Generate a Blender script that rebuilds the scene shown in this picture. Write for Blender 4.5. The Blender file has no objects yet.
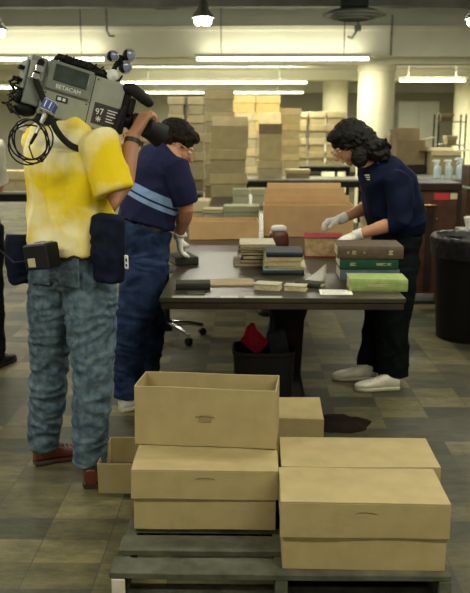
import bpy, bmesh, math, random
from mathutils import Vector, Matrix, noise
random.seed(7)
V = Vector
R = math.radians
C = bpy.context.scene.collection
sc = bpy.context.scene

# ------------------------------------------------------------------ camera
F_PX = 823.0; CAM_H = 1.5; PITCH = math.atan(168.5/F_PX); YAW = R(1.0)
def ray(x, y):
    a = (x-235)/F_PX; b = -(y-296.5)/F_PX
    d = V((a, math.cos(PITCH)+b*math.sin(PITCH), -math.sin(PITCH)+b*math.cos(PITCH)))
    c, s = math.cos(YAW), math.sin(YAW)
    return V((d.x*c-d.y*s, d.x*s+d.y*c, d.z))
def on(x, y, h=0.0):
    r = ray(x, y); t = (h-CAM_H)/r.z
    return V((r.x*t, r.y*t, h))
def at(x, y, Y):
    r = ray(x, y); t = Y/r.y
    return V((r.x*t, Y, CAM_H+r.z*t))
cd = bpy.data.cameras.new('camera'); cam = bpy.data.objects.new('camera', cd); C.objects.link(cam)
cd.sensor_fit = 'VERTICAL'; cd.sensor_height = 36; cd.sensor_width = 36*470/593
cd.lens = 36*F_PX/593
cam.location = (0, 0, CAM_H); cam.rotation_euler = (R(90)-PITCH, 0, YAW)
cd.clip_end = 100
cd.dof.use_dof = True; cd.dof.focus_distance = 3.3; cd.dof.aperture_fstop = 4.5
sc.camera = cam

# ------------------------------------------------------------------ materials
def newmat(name):
    m = bpy.data.materials.new(name); m.use_nodes = True
    return m, m.node_tree.nodes, m.node_tree.links, m.node_tree.nodes['Principled BSDF']
def mat(name, col, rough=.6, var=.12, scale=8., metal=0., bump=0., bscale=60., col2=None, lo=.35, hi=.65, emis=None, est=0., alpha=1., spec=.5, trans=0.):
    m, n, l, b = newmat(name)
    tc = n.new('ShaderNodeTexCoord'); nz = n.new('ShaderNodeTexNoise')
    nz.inputs['Scale'].default_value = scale; nz.inputs['Detail'].default_value = 5
    l.new(tc.outputs['Object'], nz.inputs['Vector'])
    cr = n.new('ShaderNodeValToRGB'); l.new(nz.outputs['Fac'], cr.inputs['Fac'])
    c2 = col2 or tuple(min(1, c*(1+var)) for c in col); c1 = col if col2 else tuple(c*(1-var) for c in col)
    cr.color_ramp.elements[0].position = lo; cr.color_ramp.elements[1].position = hi
    cr.color_ramp.elements[0].color = (*c1, 1); cr.color_ramp.elements[1].color = (*c2, 1)
    l.new(cr.outputs['Color'], b.inputs['Base Color'])
    b.inputs['Roughness'].default_value = rough; b.inputs['Metallic'].default_value = metal
    b.inputs['Specular IOR Level'].default_value = spec
    b.inputs['Alpha'].default_value = alpha; b.inputs['Transmission Weight'].default_value = trans
    if bump:
        n2 = n.new('ShaderNodeTexNoise'); n2.inputs['Scale'].default_value = bscale; n2.inputs['Detail'].default_value = 4
        l.new(tc.outputs['Object'], n2.inputs['Vector'])
        bp = n.new('ShaderNodeBump'); bp.inputs['Strength'].default_value = bump; bp.inputs['Distance'].default_value = .01
        l.new(n2.outputs['Fac'], bp.inputs['Height']); l.new(bp.outputs['Normal'], b.inputs['Normal'])
    if emis:
        b.inputs['Emission Color'].default_value = (*emis, 1); b.inputs['Emission Strength'].default_value = est
    return m
M = {}
M['card'] = mat('cardboard', (.335,.265,.125), .8, .07, 14, bump=.15, bscale=25)
M['card_in'] = mat('cardboard_inside', (.30,.235,.105), .85, .06, 14)
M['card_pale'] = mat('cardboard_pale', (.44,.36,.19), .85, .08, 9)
M['card_mid'] = mat('cardboard_olive', (.35,.295,.16), .85, .1, 9)
M['card_dark'] = mat('cardboard_brown', (.22,.165,.085), .85, .1, 9)
M['card_yel'] = mat('cardboard_golden', (.60,.45,.16), .85, .08, 9)  # golden tone paints the fluorescent glow onto the tall stacks
M['card_pink'] = mat('cardboard_kraft', (.52,.325,.155), .8, .07, 10)
M['card_grn'] = mat('greyboard', (.30,.31,.19), .8, .08, 10)
M['slot'] = mat('slot_dark', (.20,.15,.065), .9)  # dark brown paints the shade of the embossed hand slot
M['pallet'] = mat('weathered_wood', (.075,.078,.056), .85, .3, 12, spec=.15, bump=.5, bscale=30)
M['pallet_w'] = mat('painted_wood_end', (.55,.5,.42), .8, .1, 20)
M['black'] = mat('black_paint', (.005,.005,.005), .6, .2, spec=.2)
M['blackmat'] = mat('black_rubber', (.009,.009,.010), .6, .2, spec=.25)
M['ttop'] = mat('table_laminate', (.036,.030,.020), .36, .2, 5, spec=.32, bump=.05, bscale=15)
M['tedge'] = mat('table_edge', (.030,.022,.013), .6, .2, spec=.2)
M['tape'] = mat('pale_tape', (.34,.34,.30), .6)
M['paper'] = mat('white_paper', (.80,.80,.76), .7, .03)
M['pages'] = mat('old_pages', (.52,.44,.28), .9, .12, 60)
M['pagesbr'] = mat('brown_pages', (.50,.34,.17), .9, .25, 30)
M['skin'] = mat('skin', (.52,.26,.15), .5, .1, 12)
M['skin2'] = mat('skin_tanned', (.42,.20,.11), .5, .1, 12)
M['glove'] = mat('cotton_glove', (.74,.73,.70), .85, .1, 30, bump=.3, bscale=90)
M['tie'] = mat('tie_dye_cotton', (.80,.60,.018), .85, scale=3.3, col2=(.86,.83,.62), lo=.46, hi=.65, bump=.3, bscale=14, spec=.1)
M['wash'] = mat('stonewashed_denim', (.045,.075,.108), .9, scale=34, col2=(.135,.19,.23), spec=.1, lo=.33, hi=.72, bump=.4, bscale=60)
M['denim'] = mat('dark_denim', (.008,.016,.05), .9, scale=14, col2=(.026,.045,.11), spec=.1, bump=.3, bscale=60)
M['navy'] = mat('navy_cotton', (.016,.019,.058), .9, .15, 10, spec=.08)
M['sweat'] = mat('navy_sweatshirt', (.005,.008,.025), .9, .2, 14, spec=.08)
M['dkpants'] = mat('charcoal_trousers', (.005,.007,.008), .9, .25, 10, spec=.06)
M['hair'] = mat('dark_hair', (.010,.007,.005), .8, .4, 60, spec=.2)
M['hair2'] = mat('black_hair', (.005,.004,.004), .7, .4, 60, spec=.22)
M['shoe_br'] = mat('brown_leather', (.11,.028,.014), .35, .2, 20)
M['sole_br'] = mat('brown_sole', (.03,.015,.01), .7)
M['shoe_w'] = mat('white_leather', (.62,.60,.50), .5, .08, 20)
M['sole_w'] = mat('white_sole', (.45,.43,.33), .7)
M['pouch'] = mat('navy_nylon', (.006,.009,.024), .8, .3, 20, spec=.12)
M['leather'] = mat('dark_belt_leather', (.012,.008,.006), .5)
M['grey'] = mat('camera_grey', (.30,.32,.27), .45, .05, 20)
M['greydk'] = mat('camera_dark_grey', (.17,.19,.165), .45, .06, 20)
M['glass'] = mat('dark_window', (.05,.065,.06), .12, .2, 20)
M['lens'] = mat('lens_glass', (.02,.03,.06), .05)
M['chrome'] = mat('chrome', (.6,.6,.6), .2, .02, metal=1)
M['silver'] = mat('satin_silver', (.45,.46,.45), .35, .05, metal=.6)
M['lampglass'] = mat('lamp_glass', (.22,.25,.38), .12, .1, 20)
M['blue'] = mat('flag_blue', (.02,.05,.28), .5)
M['white'] = mat('white_plastic', (.75,.75,.72), .5, .03)
M['labelblk'] = mat('label_black', (.02,.02,.02), .5)
M['trunk'] = mat('varnished_wood', (.060,.021,.010), .55, .35, 9, spec=.3)
M['trunkdk'] = mat('dark_wood', (.016,.008,.005), .6, .3, 9, spec=.3)
M['red'] = mat('red_label', (.50,.02,.025), .5, .1)
M['brass'] = mat('brass', (.45,.30,.10), .35, .1, metal=.8)
M['bench'] = mat('bench_top', (.20,.21,.17), .35, .12, 4)
M['wall'] = mat('cream_wall', (.76,.74,.58), .85, .05, 1.5)
M['column'] = mat('cream_column', (.74,.70,.48), .7, .05, 2)
M['beam'] = mat('beam_paint', (.74,.72,.56), .8, .08, 1.2)
M['ceil'] = mat('ceiling_cream', (.76,.75,.62), .9, .05, 1)
M['ceildk'] = mat('dark_deck', (.012,.016,.013), .9, .3, 2)
M['joist'] = mat('steel_joist', (.13,.14,.11), .7, .2, 3)
M['tube'] = mat('fluorescent_tube', (.9,.9,.8), .5, .01, emis=(1,.98,.80), est=6)
M['bulb'] = mat('hot_lamp', (.9,.9,.9), .5, .01, emis=(1,.99,.90), est=30)
M['fixture'] = mat('fixture_enamel', (.6,.6,.52), .5, .03)
M['green'] = mat('green_cloth', (.018,.075,.042), .8, .15, 30, spec=.2)
M['ltgreen'] = mat('light_green_cloth', (.26,.34,.12), .8, .12, 30, spec=.2)
M['bluegrey'] = mat('blue_grey_cloth', (.085,.12,.145), .75, .15, 30)
M['brown'] = mat('taupe_cloth', (.10,.075,.05), .8, .15, 30, spec=.2)
M['maroon'] = mat('maroon_cloth', (.30,.010,.028), .85, .15, 30, spec=.15)
M['gold'] = mat('faded_gilt', (.50,.45,.28), .5)
M['cream'] = mat('cream_cover', (.42,.395,.27), .7, .1, 20)
M['yellow'] = mat('yellow_cover', (.50,.38,.07), .7, .1, 20)
M['dkbook'] = mat('dark_grey_cover', (.032,.036,.028), .8, .2, 20, spec=.2)
M['dkblue'] = mat('slate_cover', (.02,.026,.036), .7, .2, 20, spec=.2)
M['teal'] = mat('pale_blue_cover', (.22,.36,.42), .5, .1, 20)
M['tan'] = mat('tan_folder', (.30,.235,.13), .7, .1, 12)
M['bag'] = mat('bin_liner', (.008,.007,.009), .35, .3, 20, bump=1, bscale=22)
M['bin'] = mat('bin_plastic', (.006,.0055,.006), .5, .2, spec=.25)
M['seat'] = mat('seat_vinyl', (.16,.16,.14), .5, .1)
M['ltshirt'] = mat('pale_knit', (.62,.60,.48), .85, .05, 10)
M['cloth_dk'] = mat('dark_rag', (.014,.009,.006), .9, .3, 8, spec=.1)
M['spray'] = mat('spray_bottle_blue', (.45,.56,.60), .3, .1)
M['sprayhd'] = mat('spray_head', (.75,.78,.80), .5, .03)
M['metalgrey'] = mat('metal_cabinet_grey', (.20,.20,.15), .6, .08, 3)
M['shelfgrn'] = mat('greenish_plastic', (.22,.28,.20), .6, .1)

def mat_floor():
    m, n, l, b = newmat('vinyl_floor_tiles')
    tc = n.new('ShaderNodeTexCoord')
    sp = n.new('ShaderNodeVectorMath'); sp.operation = 'MULTIPLY'; sp.inputs[1].default_value = (1/.245, 1/.168, 1)
    off = n.new('ShaderNodeVectorMath'); off.operation = 'ADD'; off.inputs[1].default_value = (.12, .3, .5)
    l.new(tc.outputs['Object'], sp.inputs[0]); l.new(sp.outputs[0], off.inputs[0])
    fl = n.new('ShaderNodeVectorMath'); fl.operation = 'FLOOR'; l.new(off.outputs[0], fl.inputs[0])
    wn = n.new('ShaderNodeTexWhiteNoise'); wn.noise_dimensions = '3D'; l.new(fl.outputs[0], wn.inputs['Vector'])
    cr = n.new('ShaderNodeValToRGB'); l.new(wn.outputs['Value'], cr.inputs['Fac'])
    e = cr.color_ramp.elements; e[0].color = (.047,.045,.031,1); e[1].color = (.145,.126,.070,1); e[1].position = 1
    x = e.new(.3); x.color = (.058,.056,.040,1)
    x = e.new(.62); x.color = (.096,.087,.050,1)
    # streaky marbling and wear
    mp = n.new('ShaderNodeMapping'); mp.inputs['Scale'].default_value = (2.2, 5, 1); l.new(tc.outputs['Object'], mp.inputs['Vector'])
    nz = n.new('ShaderNodeTexNoise'); nz.inputs['Scale'].default_value = 2.6; nz.inputs['Detail'].default_value = 12; nz.inputs['Roughness'].default_value = .78
    l.new(mp.outputs[0], nz.inputs['Vector'])
    r2 = n.new('ShaderNodeValToRGB'); r2.color_ramp.elements[0].position = .34; r2.color_ramp.elements[1].position = .66
    r2.color_ramp.elements[0].color = (.38,.43,.44,1); r2.color_ramp.elements[1].color = (1.35,1.3,1.10,1)
    l.new(nz.outputs['Fac'], r2.inputs['Fac'])
    mx = n.new('ShaderNodeMix'); mx.data_type = 'RGBA'; mx.blend_type = 'MULTIPLY'; mx.inputs[0].default_value = 1
    l.new(cr.outputs[0], mx.inputs[6]); l.new(r2.outputs[0], mx.inputs[7])
    # joints
    fr = n.new('ShaderNodeVectorMath'); fr.operation = 'FRACTION'; l.new(off.outputs[0], fr.inputs[0])
    sx = n.new('ShaderNodeSeparateXYZ'); l.new(fr.outputs[0], sx.inputs[0])
    mn = n.new('ShaderNodeMath'); mn.operation = 'MINIMUM'; l.new(sx.outputs[0], mn.inputs[0]); l.new(sx.outputs[1], mn.inputs[1])
    lt = n.new('ShaderNodeMath'); lt.operation = 'LESS_THAN'; lt.inputs[1].default_value = .014; l.new(mn.outputs[0], lt.inputs[0])
    m2 = n.new('ShaderNodeMix'); m2.data_type = 'RGBA'; l.new(lt.outputs[0], m2.inputs[0]); l.new(mx.outputs[2], m2.inputs[6]); m2.inputs[7].default_value = (.05,.045,.03,1)
    l.new(m2.outputs[2], b.inputs['Base Color'])
    r3 = n.new('ShaderNodeMapRange'); b.inputs['Specular IOR Level'].default_value = .22; r3.inputs[3].default_value = .5; r3.inputs[4].default_value = .75; l.new(nz.outputs['Fac'], r3.inputs[0]); l.new(r3.outputs[0], b.inputs['Roughness'])
    return m
M['floor'] = mat_floor()
def mat_stripes(z0, axis):
    # navy jersey with a light blue chest band split by a thin navy line, measured along the torso
    m, n, l, b = newmat('striped_jersey')
    tc = n.new('ShaderNodeTexCoord'); dt = n.new('ShaderNodeVectorMath'); dt.operation = 'DOT_PRODUCT'
    l.new(tc.outputs['Object'], dt.inputs[0]); dt.inputs[1].default_value = axis
    mr = n.new('ShaderNodeMapRange'); mr.inputs[1].default_value = z0; mr.inputs[2].default_value = z0+.2; l.new(dt.outputs['Value'], mr.inputs[0])
    cr = n.new('ShaderNodeValToRGB'); cr.color_ramp.interpolation = 'CONSTANT'; l.new(mr.outputs[0], cr.inputs[0])
    nv = (.015,.018,.056,1); lb = (.22,.34,.60,1); b.inputs['Specular IOR Level'].default_value = .08
    e = cr.color_ramp.elements; e[0].color = nv; e[1].position = .3; e[1].color = lb
    for p, c in ((.42, nv), (.47, lb), (.68, nv)):
        x = e.new(p); x.color = c
    l.new(cr.outputs[0], b.inputs['Base Color']); b.inputs['Roughness'].default_value = .85
    return m

# ------------------------------------------------------------------ mesh helpers
def link(name, bm, m, parent=None, smooth=False, loc=None, rot=None):
    me = bpy.data.meshes.new(name); bm.normal_update(); bm.to_mesh(me); bm.free()
    for mm in (m if isinstance(m, (list, tuple)) else [m]): me.materials.append(mm)
    if smooth:
        for p in me.polygons: p.use_smooth = True
    o = bpy.data.objects.new(name, me); C.objects.link(o)
    if parent: o.parent = parent
    if loc is not None: o.location = loc
    if rot is not None: o.rotation_euler = rot
    return o
def tag(o, label, cat, group=None, kind=None):
    if label: o['label'] = label
    if cat: o['category'] = cat
    if group: o['group'] = group
    if kind: o['kind'] = kind
    return o
def empty(name, loc=(0,0,0), rot=(0,0,0)):
    o = bpy.data.objects.new(name, None); C.objects.link(o); o.location = loc; o.rotation_euler = rot
    o.empty_display_size = .1
    return o
def struct(name, bm, m, parent=None, smooth=False):
    o = link(name, bm, m, parent, smooth); o['kind'] = 'structure'; return o
def box(bm, c, s, bev=0., rot=None, seg=1):
    mtx = Matrix.Translation(V(c))
    if rot is not None: mtx = mtx @ rot.to_4x4()
    r = bmesh.ops.create_cube(bm, size=1, matrix=mtx @ Matrix.Diagonal((s[0], s[1], s[2], 1)))
    vs = r['verts']
    if bev:
        es = set()
        for v in vs: es.update(v.link_edges)
        bmesh.ops.bevel(bm, geom=list(es), offset=bev, segments=seg, affect='EDGES', profile=.6)
def bx(bm, x0, x1, y0, y1, z0, z1, bev=0., seg=1):
    box(bm, ((x0+x1)/2, (y0+y1)/2, (z0+z1)/2), (x1-x0, y1-y0, z1-z0), bev, None, seg)
def frame_of(d):
    d = d.normalized(); a = V((0,0,1)) if abs(d.z) < .9 else V((1,0,0))
    u = d.cross(a).normalized(); return u, d.cross(u).normalized()
def rings(bm, rs, n=16, caps=True):
    """rs: list of (centre, u, v, ru, rv[, exponent]) lofted into one closed skin"""
    prev = None; first = None
    for r in rs:
        c, u, v, a, b = r[:5]; ex = r[5] if len(r) > 5 else 1.
        cur = []
        for i in range(n):
            t = 2*math.pi*i/n; x, y = math.cos(t), math.sin(t)
            x = math.copysign(abs(x)**ex, x); y = math.copysign(abs(y)**ex, y)
            cur.append(bm.verts.new(c+u*(a*x)+v*(b*y)))
        if prev:
            for i in range(n):
                bm.faces.new((prev[i], prev[(i+1) % n], cur[(i+1) % n], cur[i]))
        else: first = cur
        prev = cur
    if caps:
        bm.faces.new(first[::-1]); bm.faces.new(prev)
def tube(bm, pts, rad, n=12, rnd=True, squash=1., up=None):
    pts = [V(p) for p in pts]
    if not isinstance(rad, (list, tuple)): rad = [rad]*len(pts)
    rs = []; u0 = None
    for i, p in enumerate(pts):
        d = (pts[min(i+1, len(pts)-1)]-pts[max(i-1, 0)]).normalized()
        if u0 is None:
            u, v = frame_of(d) if up is None else (d.cross(up).normalized(), up)
            if up is not None: v = u.cross(d).normalized()
        else:
            u = (u0-d*u0.dot(d)).normalized(); v = d.cross(u).normalized()
        u0 = u
        if i == 0 and rnd:
            for k in (-.95, -.7, -.35):
                s = math.sqrt(1-k*k); rs.append((p+d*rad[0]*k, u, v, rad[0]*s, rad[0]*s*squash))
        rs.append((p, u, v, rad[i], rad[i]*squash))
        if i == len(pts)-1 and rnd:
            for k in (.35, .7, .95):
                s = math.sqrt(1-k*k); rs.append((p+d*rad[i]*k, u, v, rad[i]*s, rad[i]*s*squash))
    rings(bm, rs, n)
def cyl(bm, p0, p1, r0, r1=None, n=20):
    tube(bm, [p0, p1], [r0, r0 if r1 is None else r1], n, False)
def blob(bm, c, r, f=None, n=2):
    """ellipsoid; f = 3x3 orientation matrix"""
    mtx = Matrix.Translation(V(c))
    if f is not None: mtx = mtx @ f.to_4x4()
    bmesh.ops.create_icosphere(bm, subdivisions=n, radius=1, matrix=mtx @ Matrix.Diagonal((r[0], r[1], r[2], 1)))
def basis(x, y, z):
    return Matrix((x, y, z)).transposed()
def lathe(bm, prof, n=24, c=(0,0,0)):
    c = V(c)
    rings(bm, [(c+V((0,0,z)), V((1,0,0)), V((0,1,0)), max(r, .0005), max(r, .0005)) for r, z in prof], n)
def warp(bm, amp, sc_=6., seed=0):
    for v in bm.verts:
        q = v.co*sc_+V((seed, seed*1.7, 0)); v.co += V((noise.noise(q), noise.noise(q+V((9,0,0))), noise.noise(q+V((0,9,0)))))*amp
def subdiv(bm, cuts=4):
    bmesh.ops.subdivide_edges(bm, edges=bm.edges[:], cuts=cuts, use_grid_fill=True)
def skin(name, bm, m, parent, vox=.006, smooth=4, wr=0., wsc=9., wz=1.6, origin=None, seed=0., fine=0.):
    """fuse overlapping volumes into one continuous surface, then add soft folds"""
    me = bpy.data.meshes.new('t'); bmesh.ops.recalc_face_normals(bm, faces=bm.faces[:]); bm.to_mesh(me); bm.free()
    t = bpy.data.objects.new('t', me); C.objects.link(t)
    md = t.modifiers.new('r', 'REMESH'); md.mode = 'VOXEL'; md.voxel_size = vox; md.adaptivity = 0
    if smooth:
        ms = t.modifiers.new('s', 'SMOOTH'); ms.factor = .5; ms.iterations = smooth
    dg = bpy.context.evaluated_depsgraph_get(); dg.update()
    out = bpy.data.meshes.new_from_object(t.evaluated_get(dg)); out.name = name
    bpy.data.objects.remove(t); bpy.data.meshes.remove(me)
    if wr or fine:
        nr = [v.normal.copy() for v in out.vertices]
        for v, nn in zip(out.vertices, nr):
            q = V((v.co.x*wsc, v.co.y*wsc, v.co.z*wsc*wz))+V((seed,seed,seed))
            w = noise.noise(q + V((noise.noise(q*.5), 0, noise.noise(q*.5+V((5,5,5)))))*1.2)
            d = wr*(1-2.6*abs(w))
            if fine: d += fine*noise.noise(v.co*38+V((seed,0,0)))
            v.co += nn*d
    if origin is not None:
        for v in out.vertices: v.co -= origin
    out.materials.clear(); out.materials.append(m)
    for p in out.polygons: p.use_smooth = True; p.material_index = 0
    o = bpy.data.objects.new(name, out); C.objects.link(o); o.parent = parent
    return o
def text(name, s, size, m, parent, loc, mtx, ext=.0006):
    cu = bpy.data.curves.new('t', 'FONT'); cu.body = s; cu.size = size; cu.extrude = ext; cu.align_x = 'CENTER'; cu.align_y = 'CENTER'
    t = bpy.data.objects.new('t', cu); C.objects.link(t)
    dg = bpy.context.evaluated_depsgraph_get(); dg.update()
    me = bpy.data.meshes.new_from_object(t.evaluated_get(dg)); bpy.data.objects.remove(t)
    me.materials.clear(); me.materials.append(m)
    o = bpy.data.objects.new(name, me); C.objects.link(o); o.parent = parent
    o.matrix_local = Matrix.Translation(loc) @ mtx.to_4x4()
    return o
def dup(root):
    r = root.copy(); C.objects.link(r)
    for ch in root.children:
        c = ch.copy(); C.objects.link(c); c.parent = r
        for g in ch.children:
            d = g.copy(); C.objects.link(d); d.parent = c
    return r

# ------------------------------------------------------------------ the room
X0, X1, YB, YF = -9.5, 9.5, -3., 29.
b = bmesh.new(); bx(b, X0-.2, X1+.2, YB-.2, YF+.2, -.12, 0); struct('floor', b, M['floor'])
b = bmesh.new(); bx(b, X0, X1, 13.6, YF, 2.80, 3.0); bx(b, X0-.2, X1+.2, YB-.2, 13.6, 3.45, 3.6); 
o = link('ceiling', b, [M['ceil'], M['ceildk']]); o['kind'] = 'structure'
for p in o.data.polygons:
    if o.data.vertices[p.vertices[0]].co.z > 3.1: p.material_index = 1
for nm, a in (('wall_left', (X0-.2, X0, YB, YF)), ('wall_right', (X1, X1+.2, YB, YF)), ('wall_back', (X0, X1, YF, YF+.2)), ('wall_front', (X0, X1, YB-.2, YB))):
    b = bmesh.new(); bx(b, *a, 0, 3.45); struct(nm, b, M['wall'])
# boxed soffit over the front of the low bay, and the structural beams behind it
b = bmesh.new(); bx(b, X0, X1, 12.9, 13.25, 2.55, 3.0, .01); bx(b, X0, X1, 12.88, 12.9, 2.94, 3.0); struct('trim_1', b, M['beam'])
b = bmesh.new(); bx(b, X0, X1, 13.25, 13.65, 2.47, 3.45, .01); struct('trim_2', b, M['wall'])
b = bmesh.new(); bx(b, X0, X1, 19.4, 20.0, 2.56, 2.80, .01); struct('trim_3', b, M['beam'])
b = bmesh.new(); bx(b, X0, X1, 25.3, 25.8, 2.52, 2.80, .01); struct('trim_4', b, M['beam'])
for i, (cx, cy, nm) in enumerate(((1.998, 13.45, 'nearest round cream column, right of centre behind the woman'),
                            (2.006, 19.9, 'farther round cream column seen left of the nearest column'), (5.08, 19.9, 'round cream column at the right edge of the photo'))):
    b = bmesh.new(); zt = 2.47 if cy < 14 else 2.56
    lathe(b, [(.31, 0), (.31, .12), (.287, .13), (.287, zt-.1), (.30, zt-.09), (.30, zt)], 40, (cx, cy, 0))
    o = link('column', b, M['column'], smooth=True); o['kind'] = 'structure'
    md = o.modifiers.new('e', 'EDGE_SPLIT')
# joists of the dark upper deck
for i, (x, w, z) in enumerate(((-2.05,.30,3.28),(-1.25,.22,3.25),(-.72,.10,3.3),(.55,.22,3.25),(1.25,.16,3.28),(2.2,.2,3.26),(3.3,.24,3.26),(-3.2,.24,3.26),(-4.6,.24,3.26),(4.6,.24,3.26))):
    b = bmesh.new(); bx(b, x-w/2, x+w/2, YB, 12.88, z, 3.45); bx(b, x-w/2-.05, x+w/2+.05, YB, 12.88, z-.02, z+.02)
    o = struct('joist', b, M['joist'])
b = bmesh.new(); bx(b, X0, X1, 11.75, 11.95, 3.12, 3.3, .01); struct('joist', b, M['joist'])

def fixture(x0, x1, Y, z, label, power, cat='ceiling light', grp=None, ntube=2, ztop=None, up=0):
    xc = (x0+x1)/2; L = x1-x0
    t = empty('fluorescent_fixture', (xc, Y, z)); tag(t, label, cat, grp)
    b = bmesh.new(); box(b, (0,0,.05), (L, .16, .05), .01); link('housing', b, M['fixture'], t)
    for k in range(ntube):
        b = bmesh.new(); yy = (k-(ntube-1)/2)*.09; cyl(b, (-L/2+.03, yy, .005), (L/2-.03, yy, .005), .019, n=10); link('tube', b, M['tube'], t, True)
    for s in (-1, 1):
        b = bmesh.new(); box(b, (s*(L/2-.015), 0, .005), (.03, .14, .05), .004); link('end_cap', b, M['fixture'], t)
        b = bmesh.new(); cyl(b, (s*L*.35, 0, .07), (s*L*.35, 0, (ztop or z+.3)-z), .008, n=8); link('hanger', b, M['joist'], t)
    ld = bpy.data.lights.new('tube_light', 'AREA'); ld.shape = 'RECTANGLE'; ld.size = L*.95; ld.size_y = .14; ld.energy = power; ld.color = (1, .965, .76)
    lo = bpy.data.objects.new('tube_light', ld); C.objects.link(lo); lo.location = (xc, Y, z-.03)
    if up:
        ud = bpy.data.lights.new('tube_uplight', 'AREA'); ud.shape = 'RECTANGLE'; ud.size = L*.95; ud.size_y = .2; ud.energy = up; ud.color = (1, .965, .78)
        uo = bpy.data.objects.new('tube_uplight', ud); C.objects.link(uo); uo.location = (xc, Y, z+.085); uo.rotation_euler = (R(180), 0, 0)
    return t
p0, p1 = at(195, 64, 12.7), at(370, 63, 12.7)
fixture(p0.x, p1.x, 12.7, 2.50, 'long fluorescent light under the cream soffit, above the centre of the room', 75, ztop=3.45, up=10)
p0, p1 = at(-60, 66, 12.7), at(107, 65, 12.7)
fixture(p0.x, p1.x, 12.7, 2.50, 'long fluorescent light under the soffit at the left, behind the video camera', 75, ztop=3.45, up=10)
for (xa, xb, yy, YY, nm) in ((120, 308, 83, 18.2, 'second fluorescent light back, left of the farther column'), (398, 466, 81, 17.6, 'fluorescent light between the nearest column and the right-hand column'),
                    (-70, 55, 88, 20.9, 'distant fluorescent light at the left edge of the photo'), (130, 304, 93, 23.5, 'farthest fluorescent light, low over the tall box stacks')):
    p0, p1 = at(xa, yy, YY), at(xb, yy, YY)
    fixture(p0.x, p1.x, YY, p0.z, nm, 165, ztop=2.8, up=45)
for (x_, Y_, nm) in ((-6.5, 16.0, 'far left aisle'), (6.8, 15.5, 'far right aisle'), (0, 15.6, 'bay hidden behind the first beam')):  # unseen extra fixtures added to brighten the background
    fixture(x_-1.2, x_+1.2, Y_, 2.72, 'fluorescent light close under the low ceiling of the '+nm, 115, ztop=2.8, up=5)
for (x, nm) in ((-3.2, 'left'), (3.0, 'right')):  # unseen pair added to brighten the bay and soffit
    fixture(x-1.2, x+1.2, 9.9, 3.0, 'fluorescent light high in the dark bay on the '+nm, 58, ztop=3.45)
k = 0
for (x, nm) in ((-2.6, 'left'), (1.6, 'right')):
    for (Y, nm2) in ((-1.4, 'behind the viewpoint'), (1.3, 'over the cartons'), (4.0, 'over the worktable'), (6.6, 'over the far table')):
        fixture(x-1.2, x+1.2, Y, 2.85, 'ceiling fluorescent light on the %s side %s' % (nm, nm2), {-1.4:24, 1.3:66, 4.0:40, 6.6:40}[Y], grp='ceiling lights above the work area', ztop=3.45)
# bare discharge lamps in the dark bay
for (px, py, nm) in ((203, 21, 'bright hanging lamp cluster in the dark ceiling bay, top centre'), (476, 22, 'bright hanging lamp cut by the right edge of the photo'), (-4, 33, 'bright hanging lamp cut by the left edge of the photo')):
    p = at(px, py, 9.2); t = empty('hanging_lamp', p); tag(t, nm, 'lamp')
    b = bmesh.new(); lathe(b, [(.02,.22),(.05,.2),(.06,.12),(.11,.06),(.125,.03),(.115,.03),(.05,.1),(.02,.1)], 20); link('reflector', b, M['joist'], t, True)
    b = bmesh.new(); blob(b, (0,0,.03), (.07,.07,.075)); blob(b, (.05,.02,.0), (.04,.04,.05)); blob(b, (-.05,-.01,.0), (.045,.04,.05)); link('bulb', b, M['bulb'], t, True)
    b = bmesh.new(); cyl(b, (0,0,.2), (0,0,3.45-p.z), .012, n=8); link('stem', b, M['joist'], t)
    ld = bpy.data.lights.new('lamp_light', 'POINT'); ld.energy = 28; ld.color = (1,.97,.85); ld.shadow_soft_size = .1
    lo = bpy.data.objects.new('lamp_light', ld); C.objects.link(lo); lo.location = p-V((0,0,.12))
# round air diffuser, conduit and bracket
p = at(354, 16, 11.0); t = empty('air_diffuser', (p.x, 11.0, p.z)); tag(t, 'round dark metal air diffuser hanging under the ceiling deck', 'air vent')
for i, r in enumerate((.40, .30, .2)):
    b = bmesh.new(); lathe(b, [(r*.7, .07+i*.0), (r, .02-i*.025), (r, .0-i*.025), (r*.68, .05)], 32); link('cone', b, M['joist'], t, True)
b = bmesh.new(); lathe(b, [(.18,.05),(.18,3.445-p.z)], 24); link('duct', b, M['ceildk'], t, True)
p = at(358, 30, 12.8); t = empty('pipe_bracket', p); tag(t, 'dark hooked pipe bracket on the cream soffit', 'bracket')
b = bmesh.new(); tube(b, [(0,0,.45), (0,0,.02), (-.05,-.01,-.06), (-.09,-.01,-.12), (-.14,-.01,-.10)], .018, 8); link('hook', b, M['joist'], t, True)
b = bmesh.new(); box(b, (0,.02,.03), (.1,.04,.09), .01); link('clamp', b, M['joist'], t)
p = at(391.5, 40, 12.86); b = bmesh.new(); cyl(b, (0,0,-.22), (0,0,.36), .014, n=8); box(b, (0,.01,.1), (.04,.02,.02)); o = link('conduit_pipe', b, M['joist'], loc=p); tag(o, 'thin vertical conduit on the cream soffit, right of the hooked bracket', 'pipe')
p = at(107, 36, 12.8); b = bmesh.new(); tube(b, [(0,0,.5), (0,0,.08), (.04,0,.0), (.1,0,.0)], .016, 8); o = link('conduit_pipe', b, M['joist'], loc=p); tag(o, 'bent dark conduit on the soffit above the video camera', 'pipe')

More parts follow.
